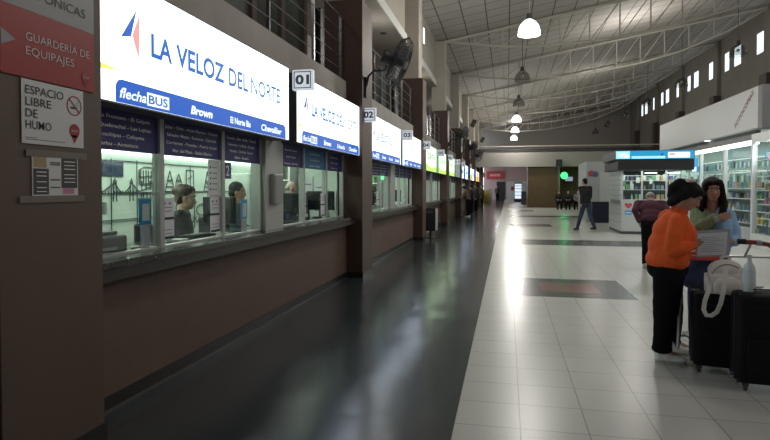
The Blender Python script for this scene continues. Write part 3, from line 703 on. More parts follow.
# ------------------------------------------------------------------ lightbox signs
SX = -2.40
def lightbox(y0, y1, label, kind, group='lit signs over the ticket windows'):
    t = thing('lightbox_sign', label, 'sign', (SX - .1, y0, 2.03), group)
    z0, z1 = 2.03, 2.85
    MB().box(SX - .20, SX - .006, y0, y1, z0, z1).build('case', 'dark_grey', t)
    face = {'veloz': 'sign_lit', 'green': 'sign_lit_green', 'dim': 'sign_lit_dim', 'blue': 'sign_lit', 'mix': 'sign_lit'}[kind]
    MB().box(SX - .006, SX, y0 + .012, y1 - .012, z0 + .012, z1 - .012).build('face', face, t)
    W = y1 - y0; u = lambda f: y0 + W * f
    if kind == 'veloz':
        MB().poly([(SX + .001, u(.124), 2.672), (SX + .001, u(.073), 2.46), (SX + .001, u(.105), 2.487)], .002).build('blue_arrow', 'lit_blue', t)
        MB().poly([(SX + .001, u(.135), 2.655), (SX + .001, u(.110), 2.50), (SX + .001, u(.131), 2.355)], .002).build('red_arrow', 'lit_red', t)
        MB().poly([(SX + .001, y0 + .012, 2.262), (SX + .001, y0 + .012, 2.222), (SX + .001, u(.07), 2.243)], .002).build('yellow_streak', 'lit_yellow', t)
        MB().poly([(SX + .001, u(.93), 2.668), (SX + .001, u(.99), 2.650), (SX + .001, u(.99), 2.660)], .002).build('teal_streak', 'lit_teal_text', t)
        k = W / 3.04
        for w_, a_, b_, m_, bo_ in (('LA', .174, .256, 'lit_blue_text', .028), ('VELOZ', .272, .511, 'lit_blue_text', .028), ('DEL', .538, .661, 'lit_blue_text', .020), ('NORTE', .682, .914, 'lit_teal_text', .008)):
            text(w_, (SX + .002, u(a_), 2.408), YR, ZU, .155, m_, t, w=W * (b_ - a_), bold=bo_)
        pts = [(SX + .001, u(.055), z0 + .012)]
        pts += [(SX + .001, u(.965), z0 + .012), (SX + .001, u(.965), 2.13)]
        for i in range(6):
            an = PI / 2 * i / 5; pts.append((SX + .001, u(.965) - .06 + .06 * math.cos(an), 2.13 + .06 * math.sin(an)))
        for i in range(6):
            an = PI / 2 + PI / 2 * i / 5; pts.append((SX + .001, u(.055) + .06 + .06 * math.cos(an), 2.13 + .06 * math.sin(an)))
        band = MB().poly(pts, .002).build('blue_band', 'lit_blue', t)
        text('flecha', (SX + .0035, u(.066), 2.075), YR, ZU, .065, 'lit_white_text', band, w=.27 * k, bold=.02, shear=.25)
        MB().box(SX + .0032, SX + .004, u(.158), u(.242), 2.062, 2.152).build('bus_box', 'lit_white_text', band)
        text('BUS', (SX + .0042, u(.163), 2.078), YR, ZU, .058, 'lit_blue', band, w=.22 * k, bold=.02)
        text('Brown', (SX + .0035, u(.335), 2.078), YR, ZU, .062, 'lit_white_text', band, w=.33 * k, bold=.04, shear=.2)
        text('El Norte Bis', (SX + .0035, u(.545), 2.078), YR, ZU, .055, 'lit_white_text', band, w=.40 * k, bold=.03)
        text('Chevallier', (SX + .0035, u(.755), 2.078), YR, ZU, .062, 'lit_white_text', band, w=.52 * k, bold=.03, shear=.2)
    elif kind == 'green':
        MB().box(SX + .0005, SX + .002, y0 + .012, u(.10), z0 + .012, z1 - .012).build('green_edge', 'lit_green', t)
        MB().box(SX + .0005, SX + .002, u(.94), y1 - .012, z0 + .012, z1 - .012).build('green_edge', 'lit_green', t)
        MB().poly([(SX + .001, u(.10), z0 + .012), (SX + .001, u(.94), z0 + .012), (SX + .001, u(.94), 2.22), (SX + .001, u(.5), 2.15), (SX + .001, u(.10), 2.26)], .001).build('lime_wave', 'lit_lime', t)
        text('CATA', (SX + .002, u(.2), 2.42), YR, ZU, .17, 'lit_green', t, w=W * .62, bold=.02)
    elif kind == 'blue':
        MB().box(SX + .0005, SX + .002, u(.55), y1 - .012, z0 + .012, z1 - .012).build('blue_half', 'lit_blue', t)
        MB().box(SX + .0005, SX + .002, u(.1), u(.45), 2.3, 2.5).build('cyan_mark', 'lit_cyan', t)
    elif kind == 'mix':
        MB().box(SX + .0005, SX + .002, y0 + .012, u(.35), z0 + .012, z1 - .012).build('green_panel', 'lit_green', t)
        MB().box(SX + .0005, SX + .002, u(.6), y1 - .012, z0 + .012, z1 - .012).build('orange_panel', 'lit_orange', t)
        MB().box(SX + .0005, SX + .002, u(.35), u(.6), z0 + .012, 2.4).build('yellow_panel', 'lit_yellow', t)
    return t
KINDS = [('veloz', 'veloz'), ('veloz', 'veloz'), ('green', 'green'), ('green', 'dim'), ('blue', 'blue'), ('mix', 'blue'), ('mix', 'mix')]
LB = [('big white lit sign reading LA VELOZ DEL NORTE, nearest and largest', 'white lit LA VELOZ DEL NORTE sign right of the 01 plate'),
      ('white lit LA VELOZ DEL NORTE sign between the 02 and 03 plates', 'white lit LA VELOZ DEL NORTE sign between the 03 and 04 plates'),
      ('green and white lit sign right of the 04 plate', 'green and white lit sign right of the 05 plate'),
      ('green and white lit sign right of the 06 plate', 'unlit pale sign box right of the 11 plate'),
      ('white and blue lit sign, first one beyond the unlit box', 'white and blue lit sign, second one beyond the unlit box'),
      ('green, yellow and orange lit sign far down the hall', 'white and blue lit sign beyond the first multicoloured one'),
      ('green, yellow and orange lit sign, last but one in the row', 'green, yellow and orange lit sign, last in the row')]
NUM = [('01', 0), ('02', 0), ('03', 1), ('04', 1), ('05', 2), ('06', 2), ('11', 3), ('12', 3)]
for k in range(BAYS):
    a = Y0 + P * k + CW
    e1 = 3.11
    sgn = [(a + .03 if k == 0 else a + .06, a + e1), (a + 3.36, a + 6.29)]
    for j in range(2): lightbox(sgn[j][0], sgn[j][1], LB[k][j], KINDS[k][j])
for i, (s, k) in enumerate(NUM):
    a = Y0 + P * k + CW
    y = a + (3.235 if i % 2 == 0 else 6.40)
    x0, z0 = -2.40, 2.61
    t = thing('number_sign', 'square white sign reading %s sticking out from the row of lit signs' % s, 'sign', (x0, y, z0), 'numbered plates over the counters')
    MB().box(x0, x0 + .25, y - .035, y + .035, z0, z0 + .235).build('box', 'number_lit', t, bevel=.015)
    MB().box(x0 - .12, x0, y - .015, y + .015, z0 + .08, z0 + .15).build('bracket', 'dark_grey', t)
    f = MB(); X0, X1, Z0_, Z1_, yy, q = x0 + .022, x0 + .228, z0 + .022, z0 + .213, y - .0365, .010
    f.box(X0, X1, yy, yy + .002, Z0_, Z0_ + q).box(X0, X1, yy, yy + .002, Z1_ - q, Z1_).box(X0, X0 + q, yy, yy + .002, Z0_ + q, Z1_ - q).box(X1 - q, X1, yy, yy + .002, Z0_ + q, Z1_ - q)
    f.build('border_line', 'ink', t)
    text(s, (x0 + .125, y - .036, z0 + .07), XR, ZU, .10, 'ink', t, w=.165, align='C', bold=.04)

# ------------------------------------------------------------------ posters on the near column
PX = CX0 + .003
g = thing('direction_sign', 'grey upper sign on the nearest column ending in the word TELEFÓNICAS', 'sign', (PX, 2.6, 2.38))
MB().box(PX, PX + .006, 2.26, 2.885, 2.385, 2.70).build('board', 'sign_grey', g)
text('TELEFÓNICAS', (PX + .007, 2.815, 2.455), YR, ZU, .048, 'ink', g, w=.50, align='R', bold=-.005)
text('CABINAS', (PX + .007, 2.815, 2.56), YR, ZU, .048, 'ink', g, w=.30, align='R', bold=-.005)
g = thing('direction_sign', 'red sign reading GUARDERÍA DE EQUIPAJES on the nearest column', 'sign', (PX, 2.6, 2.04))
MB().box(PX, PX + .006, 2.26, 2.885, 2.05, 2.384).build('board', 'sign_red', g)
MB().poly([(PX + .0065, 2.262, 2.26), (PX + .0065, 2.262, 2.18), (PX + .0065, 2.345, 2.222)], .001).build('white_arrow', 'sign_grey', g)
text('GUARDERÍA DE', (PX + .007, 2.405, 2.235), YR, ZU, .042, 'sign_white', g, w=.44, bold=-.008)
text('EQUIPAJES', (PX + .007, 2.405, 2.165), YR, ZU, .042, 'sign_white', g, w=.32, bold=-.008)
MB().cyl((PX + .006, 2.815, 2.125), .033, 0, .002, 20, ax=(1, 0, 0)).add([(PX + .008, 2.79, 2.105), (PX + .008, 2.815, 2.065), (PX + .008, 2.84, 2.105)], [(0, 1, 2)]).build('round_badge', 'red_dark', g)
text('SALTA', (PX + .0085, 2.815, 2.118), YR, ZU, .012, 'sign_white', g, w=.045, align='C')
g = thing('no_smoking_poster', 'white poster reading ESPACIO LIBRE DE HUMO with a no smoking symbol', 'poster', (PX, 2.6, 1.72))
MB().box(PX, PX + .003, 2.378, 2.797, 1.723, 2.043).build('sheet', 'sign_white', g)
for i, (s, ww) in enumerate((('ESPACIO', .25), ('LIBRE', .165), ('DE', .075), ('HUMO', .165))):
    text(s, (PX + .0035, 2.40, 1.972 - i * .058), YR, ZU, .042, 'ink', g, w=ww, bold=.006)
ring = MB()
for i in range(24):
    t0, t1 = 2 * PI * i / 24, 2 * PI * (i + 1) / 24
    ring.add([(PX + .0045, 2.728 + r * math.cos(t), 1.952 + r * math.sin(t)) for t in (t0, t1) for r in (.048, .055)], [(0, 1, 3, 2)])
ring.add([(PX + .005, 2.688, 1.984), (PX + .005, 2.694, 1.990), (PX + .005, 2.768, 1.920), (PX + .005, 2.762, 1.914)], [(0, 1, 2, 3)])
ring.build('prohibition_ring', 'sign_red', g)
MB().box(PX + .0035, PX + .0045, 2.700, 2.750, 1.935, 1.946).build('cigarette', 'ink', g)
MB().tube([(PX + .004, 2.752, 1.95), (PX + .004, 2.748, 1.965), (PX + .004, 2.756, 1.98)], .0015, 5).build('smoke', 'ink_grey', g)
MB().cyl((PX + .003, 2.728, 1.815), .038, 0, .0015, 20, ax=(1, 0, 0)).add([(PX + .0045, 2.70, 1.79), (PX + .0045, 2.728, 1.745), (PX + .0045, 2.756, 1.79)], [(0, 1, 2)]).build('round_badge', 'sign_red', g)
text('SALTA', (PX + .005, 2.728, 1.808), YR, ZU, .014, 'sign_white', g, w=.05, align='C')
for z in (1.752, 1.743): MB().box(PX + .003, PX + .004, 2.40, 2.66 if z < 1.75 else 2.47, z, z + .004).build('small_print', 'ink_grey', g)
g = thing('menu_flyer', 'taped black and white menu flyer below the no smoking poster', 'flyer', (PX, 2.6, 1.46))
MB().box(PX, PX + .002, 2.438, 2.752, 1.46, 1.668).build('sheet', 'sign_white', g)
MB().box(PX + .002, PX + .003, 2.445, 2.545, 1.466, 1.60).build('left_black_panel', 'dark_grey', g); MB().box(PX + .002, PX + .003, 2.632, 2.745, 1.50, 1.66).build('right_black_panel', 'dark_grey', g)
MB().box(PX + .003, PX + .0035, 2.448, 2.53, 1.605, 1.66).build('food_photo', 'goods_tan', g); MB().box(PX + .003, PX + .0035, 2.64, 2.72, 1.468, 1.498).build('food_photo', 'pink', g)
for z in (1.63, 1.62, 1.54, 1.50): MB().box(PX + .003, PX + .0035, 2.555, 2.622, z, z + .006).build('heading', 'ink', g)
for z in (1.64, 1.62, 1.60, 1.57, 1.55, 1.53): MB().box(PX + .003, PX + .0036, 2.65, 2.73, z, z + .004).build('print_line', 'film_text', g)
for z in (1.58, 1.56, 1.53, 1.50, 1.48): MB().box(PX + .003, PX + .0036, 2.465, 2.53, z, z + .004).build('print_line', 'film_text', g)
for z, a0, a1 in ((1.66, 2.40, 2.82), (1.425, 2.36, 2.80)):
    MB().box(PX + .0036, PX + .0042, a0, a1, z, z + .035).build('tape_strip', 'tape', g)

# ------------------------------------------------------------------ pendants
def pendant(x, y, z, lit, label, group, s=1.0):
    t = thing('pendant_lamp', label, 'lamp', (x, y, z), group)
    prof = [(.30 * s, -.20 * s), (.29 * s, -.06 * s), (.25 * s, .06 * s), (.17 * s, .16 * s), (.08 * s, .22 * s)]
    MB().lathe((x, y, z), prof, 28).build('dome', 'lamp_lit' if lit else 'dome_glass', t, True)
    MB().lathe((x, y, z), [(.001, .38 * s), (.07 * s, .38 * s), (.09 * s, .22 * s), (.001, .21 * s)], 16).build('gear_housing', 'dark_grey', t, True)
    MB().tube([(x, y, z + .38 * s), (x, y, ROOF(x) - .1)], .012, 6).build('cord', 'dark_grey' if not lit else 'truss_paint', t)
    if not lit: MB().ell((x, y, z + .02), .06 * s).build('bulb', 'goods_white', t, True)
    else: MB().cyl((x, y, z - .2 * s), .27 * s, 0, .01, 24).build('diffuser', 'lamp_lit', t)
rowlab = {0: 'above the camera', 1: 'just out of frame overhead', 2: 'largest lit one, nearest the camera', 3: 'unlit one behind the big lit one', 4: 'second unlit one of the middle row', 5: 'first of three distant lit ones', 6: 'second of three distant lit ones', 7: 'last lit one in the distance'}
for k in range(2, 8):
    lit = k in (2, 5, 6, 7)
    pendant(.57, Y0 + P * k, 5.86, lit, 'round pendant lamp of the middle row, ' + rowlab[k], 'middle row of pendant lamps')
for k in range(3, 9):
    x = 8.3; z = 6.2 + .1 * (k - 3)
    pendant(x, Y0 + .35 + P * k, z + .35 - .1 * (k-3)*.3, False, 'unlit clear dome pendant on the right side, %s of six from the camera' % ordinal[k - 3], 'right row of unlit pendant lamps')
def plight(x, y, z, e, r=.3, c=(1, .97, .90)):
    L = bpy.data.lights.new('hall_light', 'POINT'); L.energy = e; L.shadow_soft_size = r; L.color = c
    o = bpy.data.objects.new('hall_light', L); COL.objects.link(o); o.location = (x, y, z)
for k in (2, 5, 6, 7): plight(.57, Y0 + P * k, 5.52, 380)
plight(.57, Y0 + P * .9, 5.5, 120); plight(6.2, 3.4, 4.8, 190, .3)  # second one has no fixture, added to light the fronts of the people
for x_, y_, e_ in ((5.5, 12.5, 260), (5.5, 26.5, 260), (5.5, 38.0, 110), (.57, 57.0, 70)): plight(x_, y_, 7.2, e_, .3)  # added lights without fixtures, lifting the roof and the farther hall
for x_, y_, e_ in ((-.8, 52, 50), (.8, 67, 100), (5, 45.5, 0)):  # extra lights with no lamps built, added to brighten the far zone
    if e_: plight(x_, y_, 3.8, e_, .2)
for k_ in range(0, 6): plight(-3.1, Y0 + P * k_ + 4.4, 4.9, 12, .1)  # dim fill added inside the gallery so its soffit is not dark
gp = plight(4.1, 43.4, 2.36, 16, .2, (.05, 1, .3))

# ------------------------------------------------------------------ wall fans, speakers, bin
def fan(col, label):
    y = Y0 + P * col + .18; t = thing('wall_fan', label, 'fan', (CX0, y, 3.2), 'wall mounted fans on the columns')
    MB().box(CX0, CX0 + .03, y - .05, y + .05, 3.02, 3.36).build('wall_plate', 'black', t, bevel=.005)
    c = Vector((-1.73, y - .12, 3.56)); n = Vector((.85, .41, -.32)).normalized()
    mc = c - n * .20
    MB().tube([(CX0 + .02, y, 3.2), (CX0 + .06, y, 3.38), (CX0 + .15, y, 3.46), (-2.0, y, 3.47), tuple(mc)], .018, 8).build('arm', 'black', t, True)
    MB().cyl(mc - n * .10, .11, 0, .24, 20, ax=n).build('motor', 'black', t, True, bevel=.01)
    R = Vector((0, 0, 1)).rotation_difference(n).to_matrix()
    cage = MB()
    for (r, h) in ((.42, .0), (.36, .085), (.27, .11), (.17, .12), (.36, -.085), (.27, -.11), (.17, -.12)):
        cage.tube([c + R @ Vector((r * math.cos(2 * PI * i / 36), r * math.sin(2 * PI * i / 36), h)) for i in range(37)], .009 if r > .4 else .005, 6, cap=False)
    for i in range(40):
        an = 2 * PI * i / 40; ca, sa = math.cos(an), math.sin(an)
        for sg_ in (1, -1):
            cage.tube([c + R @ Vector((r * ca, r * sa, h * sg_)) for r, h in ((.42, 0), (.36, .085), (.27, .11), (.08, .125))], .0045, 4)
    cage.build('cage', 'dark_grey', t, True)
    MB().cyl(c - n * .04, .06, 0, .09, 16, ax=n).build('hub', 'dark_grey', t, True)
    for i in range(4):
        an = 2 * PI * i / 4; b = MB(); vs = []
        for r, w0 in ((.05, .05), (.2, .13), (.33, .16), (.37, .10)):
            for sgn in (-1, 1):
                aa = an + sgn * w0 * .5 / r * .9; vs.append(c + R @ Vector((r * math.cos(aa), r * math.sin(aa), sgn * .04)))
        b.add(vs, [(0, 1, 3, 2), (2, 3, 5, 4), (4, 5, 7, 6)]).build('blade', 'mid_grey', t, True)
fan(1, 'big black caged wall fan on the first free column above the 02 plate')
fan(3, 'black caged wall fan on the column beyond the green signs')
fan(4, 'black caged wall fan on the fourth free column')
fan(5, 'black caged wall fan farthest down the hall')
for k, s in ((5, 'nearer of the two'), (7, 'farther of the two')):
    y = Y0 + P * k; x, z = -2.12, 5.62 if k == 5 else 5.72
    t = thing('wall_speaker', 'small black loudspeaker tilted down high on a left column, ' + s, 'loudspeaker', (x, y, z))
    R = Matrix.Rotation(math.radians(25), 3, 'Y') @ Matrix.Rotation(math.radians(20), 3, 'Z')
    MB().box(x - .13, x + .13, y - .13, y + .13, z - .24, z + .24, 0, R).build('cabinet', 'black', t, bevel=.02)
    MB().tube([(CX0, y + .1, z), (x, y, z)], .02, 6).build('bracket', 'black', t)
bn = thing('litter_bin', 'black box litter bin on a post in front of the second free column', 'bin', (-2.2, 17.0, 0))
MB().box(-2.42, -2.08, 16.85, 17.15, .22, .90).build('box', 'black', bn, bevel=.015)
MB().box(-2.08, -2.045, 16.86, 17.14, .24, .88).build('white_side', 'goods_white', bn, bevel=.004)
MB().tube([(-2.24, 17.0, .02), (-2.24, 17.0, .22)], .03, 8).build('post', 'black', bn, True)
MB().cyl((-2.24, 17, 0), .13, 0, .02, 20).build('foot_plate', 'black', bn); MB().box(-2.36, -2.14, 16.845, 16.85, .74, .84).build('slot', 'dark_grey', bn)

# ------------------------------------------------------------------ right kiosk
kx0, kx1, ky0, ky1 = 3.65, 5.70, 19.77, 22.1
kk = thing('shop_kiosk', 'white glazed kiosk with a lit blue sign band on its roof', 'kiosk', (4.6, 20.9, 0))
MB().box(kx0 + .02, kx1 - .02, ky0 + .02, ky1, 0, .09).build('plinth', 'dark_grey', kk)
MB().box(kx0, kx1, ky0, ky0 + .06, .09, 1.11).box(kx0, kx0 + .06, ky0 + .06, ky1, .09, 1.11).build('base_panel', 'kiosk_white', kk, bevel=.004)
for z in (.35, .62, .9, 1.25, 1.42, 1.59, 1.76, 1.93): MB().box(kx0 - .005, kx0, ky0 + .1, ky1, z, z + .012).build('side_groove', 'mid_grey', kk)
MB().box(kx0 - .01, kx0, ky0 + .2, ky1 - .4, .96, 1.10).build('side_vent', 'mid_grey', kk)
MB().box(kx0, kx0 + .05, ky0 + .3, ky1, 1.11, 2.08).build('side_wall', 'kiosk_white', kk)
for x in (kx0, 4.25, 4.98, kx1 - .05): MB().box(x, x + .05, ky0, ky0 + .05, 1.11, 2.08).build('post', 'alu', kk)
MB().box(kx0 + .05, kx1, ky0 + .02, ky0 + .03, 1.11, 2.08).build('pane', 'glass', kk); MB().box(kx0 + .01, kx0 + .02, ky0 + .05, ky0 + .3, 1.11, 2.08).build('pane', 'glass', kk)
MB().box(3.50, 5.76, ky0 - .2, ky1 + .1, 2.08, 2.42).build('canopy', 'black', kk, bevel=.01)
MB().box(3.42, 5.76, ky0 - .22, ky0 + .0, 2.42, 2.70).box(3.42, 3.6, ky0, ky1, 2.42, 2.70).build('sign_case', 'dark_grey', kk)
sf = MB().box(3.43, 5.75, ky0 - .225, ky0 - .22, 2.43, 2.69).build('sign_face', 'lit_cyan', kk)
MB().box(3.43, 3.85, ky0 - .228, ky0 - .225, 2.44, 2.68).build('pale_corner', 'lit_cyan_pale', sf)
text('Vía', (3.50, ky0 - .229, 2.47), XR, ZU, .15, 'lit_white_text', sf, w=.33, bold=.04)
MB().box(4.98, 5.62, ky0 - .228, ky0 - .225, 2.46, 2.64).build('white_panel', 'lit_white_text', sf); MB().box(5.02, 5.18, ky0 - .230, ky0 - .228, 2.54, 2.60).build('red_mark', 'lit_red', sf)
MB().box(3.9, 4.9, ky0 - .228, ky0 - .225, 2.44, 2.52).build('pale_wave', 'lit_cyan_pale', sf)
MB().poly([(4.76, ky0 - .229, 2.53), (4.84, ky0 - .229, 2.56), (4.84, ky0 - .229, 2.62), (4.78, ky0 - .229, 2.57)], .002).build('dark_bird', 'ink', sf)
hb = MB(); hx, hz = 3.86, .93
pts = []
for i in range(28):
    t_ = 2 * PI * i / 28; pts.append((hx + .0072 * 16 * math.sin(t_) ** 3, ky0 - .004, hz + .0065 * (13 * math.cos(t_) - 5 * math.cos(2 * t_) - 2 * math.cos(3 * t_) - math.cos(4 * t_))))
tag(hb.poly(pts, .003).build('heart_sticker', 'heart'), 'red heart sticker on the white front of the kiosk', 'sticker')
text('te amo', (hx, ky0 - .009, hz - .015), XR, ZU, .03, 'sign_white', bpy.data.objects['heart_sticker'], w=.13, align='C')
bs = thing('blue_sticker', 'square blue sticker on the kiosk below the red heart', 'sticker', (hx, ky0 - .004, .68)); MB().box(hx - .1, hx + .1, ky0 - .004, ky0 - .001, .63, .77).build('sheet', 'blue_sticker', bs); MB().box(hx - .07, hx + .07, ky0 - .006, ky0 - .004, .68, .72).build('white_line', 'sign_white', bs)
MB().box(3.75, 5.6, ky1 - .3, ky1 - .25, .09, 2.08).build('rear_wall', 'goods_dark', kk)
for z in (1.12, 1.45, 1.75): MB().box(3.75, 5.6, 20.35, 20.7, z - .02, z).build('shelf', 'alu', kk)
L = bpy.data.lights.new('kiosk_light', 'AREA'); L.size = 1.6; L.energy = 28; L.color = (.9, 1, .95); lo = bpy.data.objects.new('kiosk_light', L); COL.objects.link(lo); lo.location = (4.6, 20.2, 2.05)
PM = {'turq': 'teal', 'lilac': 'lilac', 'pink': 'pink', 'goods_green': 'green', 'goods_white': 'white', 'goods_blue': 'blue', 'goods_tan': 'tan', 'goods_dark': 'black', 'yellow': 'yellow', 'sign_red': 'red'}
def product(kind, x, y, z, m, place, group, sx=1, face='Y'):
    b = MB(); h = random.uniform(.12, .24) * sx; r = random.uniform(.03, .055) * sx
    if kind == 'bottle':
        b.lathe((x, y, z), [(.001, 0), (r * .8, 0), (r * .8, h * .6), (r * .35, h * .78), (r * .35, h), (.001, h)], 10)
    elif kind == 'packet':
        if face == 'Y': b.box(x - r, x + r, y - .012, y + .012, z, z + h).box(x - .006, x + .006, y - .004, y + .004, z + h, z + h + .03)
        else: b.box(x - .012, x + .012, y - r * 1.2, y + r * 1.2, z, z + h).box(x - .004, x + .004, y - .006, y + .006, z + h, z + h + .03)
    else: b.box(x - r, x + r, y - r, y + r, z, z + h * .8)
    o = b.build({'bottle': 'bottle', 'packet': 'packet', 'carton': 'carton'}[kind], m, smooth=kind == 'bottle')
    tag(o, '%s %s %s' % (PM[m], kind, place), kind, group)
cols = ['turq', 'goods_white', 'goods_green', 'goods_blue', 'goods_tan', 'goods_dark', 'goods_white', 'goods_dark', 'lilac', 'yellow']
for z in (1.12, 1.45, 1.75):
    for i in range(13):
        product(random.choice(['bottle', 'carton', 'carton']), 3.84 + i * .135, 20.5, z, random.choice(cols), 'on a shelf inside the kiosk', 'goods on the kiosk shelves')
for i in range(9):
    x = 3.80 + i * .2
    product('packet', x, 20.05, 1.62 + random.uniform(-.1, .15), random.choice(['goods_white', 'goods_tan', 'goods_white', 'goods_green']), 'hanging behind the kiosk glass', 'packets behind the kiosk glass')
for i, x in enumerate((4.45, 5.15)):
    o = MB().box(x, x + .35, 20.1, 20.25, 1.98, 2.01).build('kiosk_lamp', 'strip_lit'); tag(o, 'bright lamp inside the kiosk under its roof, %s one' % ('left', 'right')[i], 'lamp')
rod = MB().tube([(3.70, 20.05, 1.9), (5.65, 20.05, 1.9)], .01, 6).build('hanging_rod', 'steel', kk)

# ------------------------------------------------------------------ right shop front with fascia
FX = 6.0
sh_ = thing('shop_fascia', 'long white overhanging fascia board with red FOTOCOPIAS lettering', 'fascia', (FX, 20, 2.95))
MB().box(FX, FX + .1, 15.6, 24.75, 2.98, 4.0).box(FX + .1, 7.6, 15.6, 24.75, 2.98, 3.05).box(FX + .1, 7.6, 15.6, 24.75, 3.9, 4.0).build('board', 'fascia_white', sh_)
MB().box(FX, 7.6, 15.36, 15.6, 2.95, 4.0).build('end_strip', 'mid_grey', sh_)
rd = Vector((0, -1.18, .66)).normalized(); upv = Vector((0, .66, 1.18)).normalized()
text('FOTOCOPIAS', (FX - .003, 16.98, 3.10), (0, -.83, .55), (0, .55, .83), .13, 'foto_red', sh_, w=1.36, bold=.02)
so = tag(MB().cyl((FX + .14, 19.6, 2.965), .10, 0, .015, 20).build('recessed_lamp', 'strip_lit'), 'bright recessed lamp under the white shop fascia', 'lamp')
shop = thing('glass_shop_front', 'tall glass shop front with a glowing top strip, behind the two women', 'shop front', (6.2, 20, 0))
GX2 = 6.2
MB().box(GX2, GX2 + .08, 16.2, 24.7, 2.62, 2.74).build('light_strip', 'strip_lit', shop)
MB().box(GX2 + .0, GX2 + .1, 16.2, 24.7, 2.74, 2.98).build('header', 'mid_grey', shop)
MB().box(GX2, GX2 + .1, 16.2, 24.7, 0, .45).build('base_panel', 'kiosk_white', shop)
for y in (16.28, 18.3, 20.4, 22.5, 24.6): MB().box(GX2 - .03, GX2 + .07, y, y + .09, .45, 2.62).build('post', 'white_gloss', shop)
MB().box(GX2 + .02, GX2 + .03, 16.3, 24.6, .45, 2.62).build('pane', 'glass', shop)
MB().box(7.5, 7.6, 16.3, 24.7, 0, 2.98).build('rear_wall', 'shop_back', shop); MB().box(6.3, 7.5, 24.6, 24.7, 0, 2.98).build('side_wall', 'booth_wall', shop)
for z in (.5, .85, 1.2, 1.5): MB().box(6.75, 7.45, 16.6, 24.4, z - .025, z).build('shelf', 'white_gloss', shop)
for z in (1.95, 2.35): MB().tube([(6.8, 16.6, z), (6.8, 24.4, z)], .012, 6).build('hanging_rail', 'steel', shop)
for z in (.5, .85, 1.2, 1.5):
    for i in range(26):
        product(random.choice(['bottle', 'carton', 'carton']), 6.83, 16.8 + i * .29, z, random.choice(cols), 'on the shelves behind the tall shop glass', 'goods on the glass shop shelves', 1.15, 'X')
for z in (1.80, 2.2):
    for i in range(50):
        product('packet', 6.8, 16.7 + i * .153, z - .08 - random.uniform(0, .06), random.choice(['turq', 'goods_white', 'goods_green', 'goods_white', 'goods_dark', 'goods_blue', 'turq']), 'hanging from the rails behind the tall shop glass', 'packets hanging in the glass shop', 1.0, 'X')
L = bpy.data.lights.new('shop_light', 'AREA'); L.shape = 'RECTANGLE'; L.size = .9; L.size_y = 8; L.energy = 105; L.color = (.86, 1, .95); lo = bpy.data.objects.new('shop_light', L); COL.objects.link(lo); lo.location = (6.65, 20.5, 2.9)
ls = thing('window_sign', 'small blue and white lit sign hanging inside the shop glass', 'sign', (6.15, 20.9, 2.1))
MB().box(6.12, 6.15, 20.55, 21.05, 2.02, 2.5).build('case', 'lit_cyan', ls); MB().box(6.115, 6.12, 20.6, 21.0, 2.05, 2.2).build('white_panel', 'lit_white_text', ls); MB().tube([(6.135, 20.8, 2.5), (6.135, 20.8, 2.98)], .006, 5).build('wire', 'steel', ls)
# near display cabinet
dc = thing('display_cabinet', 'white framed glass display cabinet at the right edge of the picture', 'cabinet', (6.4, 14.6, 0))
MB().box(6.05, 6.9, 13.0, 16.1, 2.66, 2.86).build('cornice', 'white_gloss', dc, bevel=.01)
MB().box(6.05, 6.9, 13.0, 16.1, 0, .35).build('base', 'white_gloss', dc); MB().box(6.86, 6.9, 13.0, 16.1, .35, 2.66).build('back_panel', 'shop_back', dc)
for y in (13.0, 14.5, 16.02): MB().box(6.05, 6.12, y, y + .08, .35, 2.66).build('post', 'white_gloss', dc)
MB().box(6.08, 6.09, 13.08, 16.02, .35, 2.66).build('pane', 'glass', dc)
for z in (.75, 1.1, 1.45, 1.8, 2.2): MB().box(6.15, 6.86, 13.08, 16.02, z - .02, z).build('shelf', 'white_gloss', dc)
for z in (.35, .75, 1.1, 1.45, 1.8, 2.2):
    for i in range(14):
        product(random.choice(['bottle', 'carton']), 6.3, 13.3 + i * .19, z, random.choice(['pink', 'lilac', 'goods_white', 'turq', 'goods_blue', 'goods_tan']), 'in the display cabinet at the right edge', 'goods in the right edge cabinet', 1.1, 'X')
L = bpy.data.lights.new('cabinet_light', 'AREA'); L.shape = 'RECTANGLE'; L.size = .3; L.size_y = 2.6; L.energy = 40; L.color = (.9, .95, 1); lo = bpy.data.objects.new('cabinet_light', L); COL.objects.link(lo); lo.location = (6.25, 14.5, 2.63)

# ------------------------------------------------------------------ people
def frame(yaw, pitch=0, roll=0):
    """local +x = where the face looks; pitch > 0 looks down"""
    return Matrix.Rotation(yaw, 3, 'Z') @ Matrix.Rotation(pitch, 3, 'Y') @ Matrix.Rotation(roll, 3, 'X')
def head(b, c, R, s=1.0):
    c = Vector(c); q = lambda x, y, z: c + R @ (Vector((x, y, z)) * s)
    E = lambda x, y, z, r: b.ell(q(x, y, z), tuple(v * s for v in r), R)
    E(-.012, 0, .035, (.094, .074, .088)); E(.02, 0, -.02, (.070, .064, .085)); E(.035, 0, -.065, (.050, .046, .045)); E(.062, 0, -.092, (.020, .022, .018))
    b.cap(q(.080, 0, .02), .009 * s, q(.100, 0, -.022), .013 * s); E(.088, .012, -.026, (.012, .010, .008)); E(.088, -.012, -.026, (.012, .010, .008))
    E(.078, 0, -.055, (.014, .026, .007)); E(.076, 0, -.066, (.013, .022, .007))
    E(.070, 0, .042, (.022, .055, .012)); E(.062, .036, -.022, (.020, .018, .020)); E(.062, -.036, -.022, (.020, .018, .020))
    for sg in (-1, 1): E(-.005, sg * .074, -.005, (.020, .009, .030))
